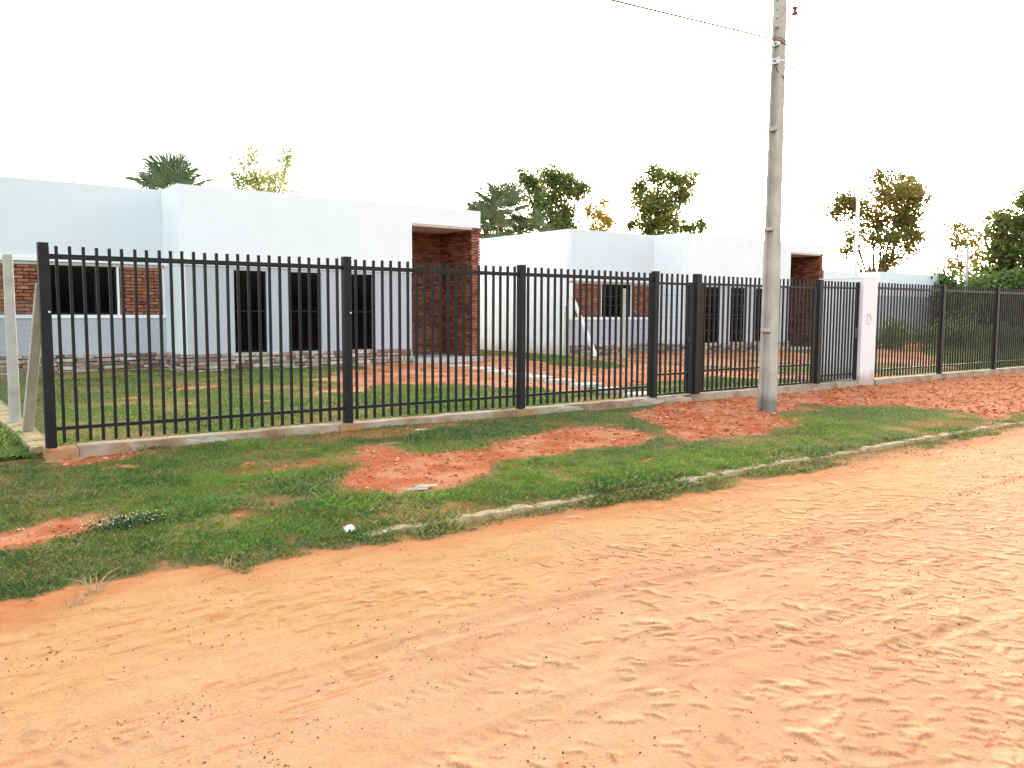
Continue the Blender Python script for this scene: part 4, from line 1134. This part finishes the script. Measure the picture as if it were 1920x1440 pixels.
# ------------------------------------------------------------------ litter and weeds
def crumple(name, loc, size, seed, label, cat, mat=None):
    rng = np.random.default_rng(seed); n = 7
    gx, gy = np.meshgrid(np.linspace(-1, 1, n), np.linspace(-1, 1, n))
    z = rng.uniform(0, 1, gx.shape) * size[2]; gx = gx + rng.uniform(-.12, .12, gx.shape); gy = gy + rng.uniform(-.12, .12, gx.shape)
    k = np.clip(1.25 - np.sqrt(gx ** 2 + gy ** 2) * .5, .4, 1)
    V = np.stack([gx * size[0], gy * size[1] * k, z], 2).reshape(-1, 3); i = np.arange(n * n).reshape(n, n)
    q = np.stack([i[:-1, :-1], i[:-1, 1:], i[1:, 1:], i[1:, :-1]], 2).reshape(-1, 4)
    return link(name, np_mesh(name, V, q, mat or M['paper']), None, loc, label, cat)
crumple('paper_scrap', (5.72, 9.93 - .25, .03), (.09, .05, .03), 1, 'torn white paper scrap on the grass near the low wall', 'litter')
crumple('plastic_scrap', (2.74, 5.71, -.03), (.035, .045, .06), 2, 'crumpled pale plastic scrap on the grass edge by the road', 'litter')
splodge('white_rock', (6.34, 5.44, -.04), (.06, .04, .035), M['mortarwhite'], 77, None, label='whitish lump of mortar in the grass below the kerb', cat='rock')
sp_ = splodge('pale_rock', (3.93, 6.62, .0), (.16, .05, .02), M['mortarwhite'], 78, None, label='flat pale stone at the near end of the big bare patch', cat='rock')
st = thing('stick', (4.85, 8.98, .02), 'short dry stick lying on the bare soil near the wall', 'stick')
MB().tube([(-.16, 0, .0), (0, .015, .012), (.17, -.01, .004)], [.008, .007, .004], 5).build('twig', M['drystick'], st)

fw = thing('flowering_weed', (1.42, 6.78, -.02), 'dark green low weed dotted with tiny white flowers on the left verge', 'plant')
rng = np.random.default_rng(88); n = 520
P = np.stack([rng.normal(0, .2, n), rng.normal(0, .085, n), rng.uniform(.0, .07, n)], 1)
a = rng.normal(0, 1, (n, 3)); a /= np.linalg.norm(a, axis=1)[:, None]; b = np.cross(a, (0, 0, 1.0)); b /= np.linalg.norm(b, axis=1)[:, None]
V = np.stack([P - a * .016, P + b * .009, P + a * .016, P - b * .009], 1).reshape(-1, 3); i = (np.arange(n) * 4)[:, None]
link('foliage', np_mesh('foliage', V, np.concatenate([i + np.array([0, 1, 2]), i + np.array([0, 2, 3])]), M['blade'], False, np.tile(np.array([[.03, .07, .025]]), (n * 4, 1))), fw)
n = 60
P = np.stack([rng.normal(-.02, .19, n), rng.normal(.03, .09, n), rng.uniform(.05, .085, n)], 1)
V, F, _ = lumps(P, np.full(n, .0055), rng, .6)
link('flowers', np_mesh('flowers', V, F, M['paper']), fw, kind='stuff')

def weed(loc, label, seed, n=9, L=.22):
    r = random.Random(seed); t = thing('dry_weed', loc, label, 'plant', 'dry weeds at the road edge'); m = MB()
    for _ in range(n):
        az = r.uniform(0, 6.28); q = r.uniform(.3, 1.2); l = L * r.uniform(.5, 1.1); base = (r.gauss(0, .03), r.gauss(0, .02), -.01)
        p1 = (base[0] + math.cos(az) * math.sin(q) * l * .5, base[1] + math.sin(az) * math.sin(q) * l * .5, math.cos(q) * l * .6)
        p2 = (base[0] + math.cos(az) * math.sin(q) * l, base[1] + math.sin(az) * math.sin(q) * l, math.cos(q) * l * .8)
        m.tube([base, p1, p2], [.004, .003, .001], 4)
    m.build('stalks', M['drystick'], t)
weed((.93, 5.42, -.06), 'spindly dry weed with bare stalks at the left road edge', 1)
weed((.80, 5.28, -.07), 'small flat tuft of dry stalks on the dirt, left of the spindly weed', 2, 8, .14)
weed((1.75, 5.45, -.06), 'thin dry tuft where the grass meets the road, right of the spindly weed', 3, 6, .13)
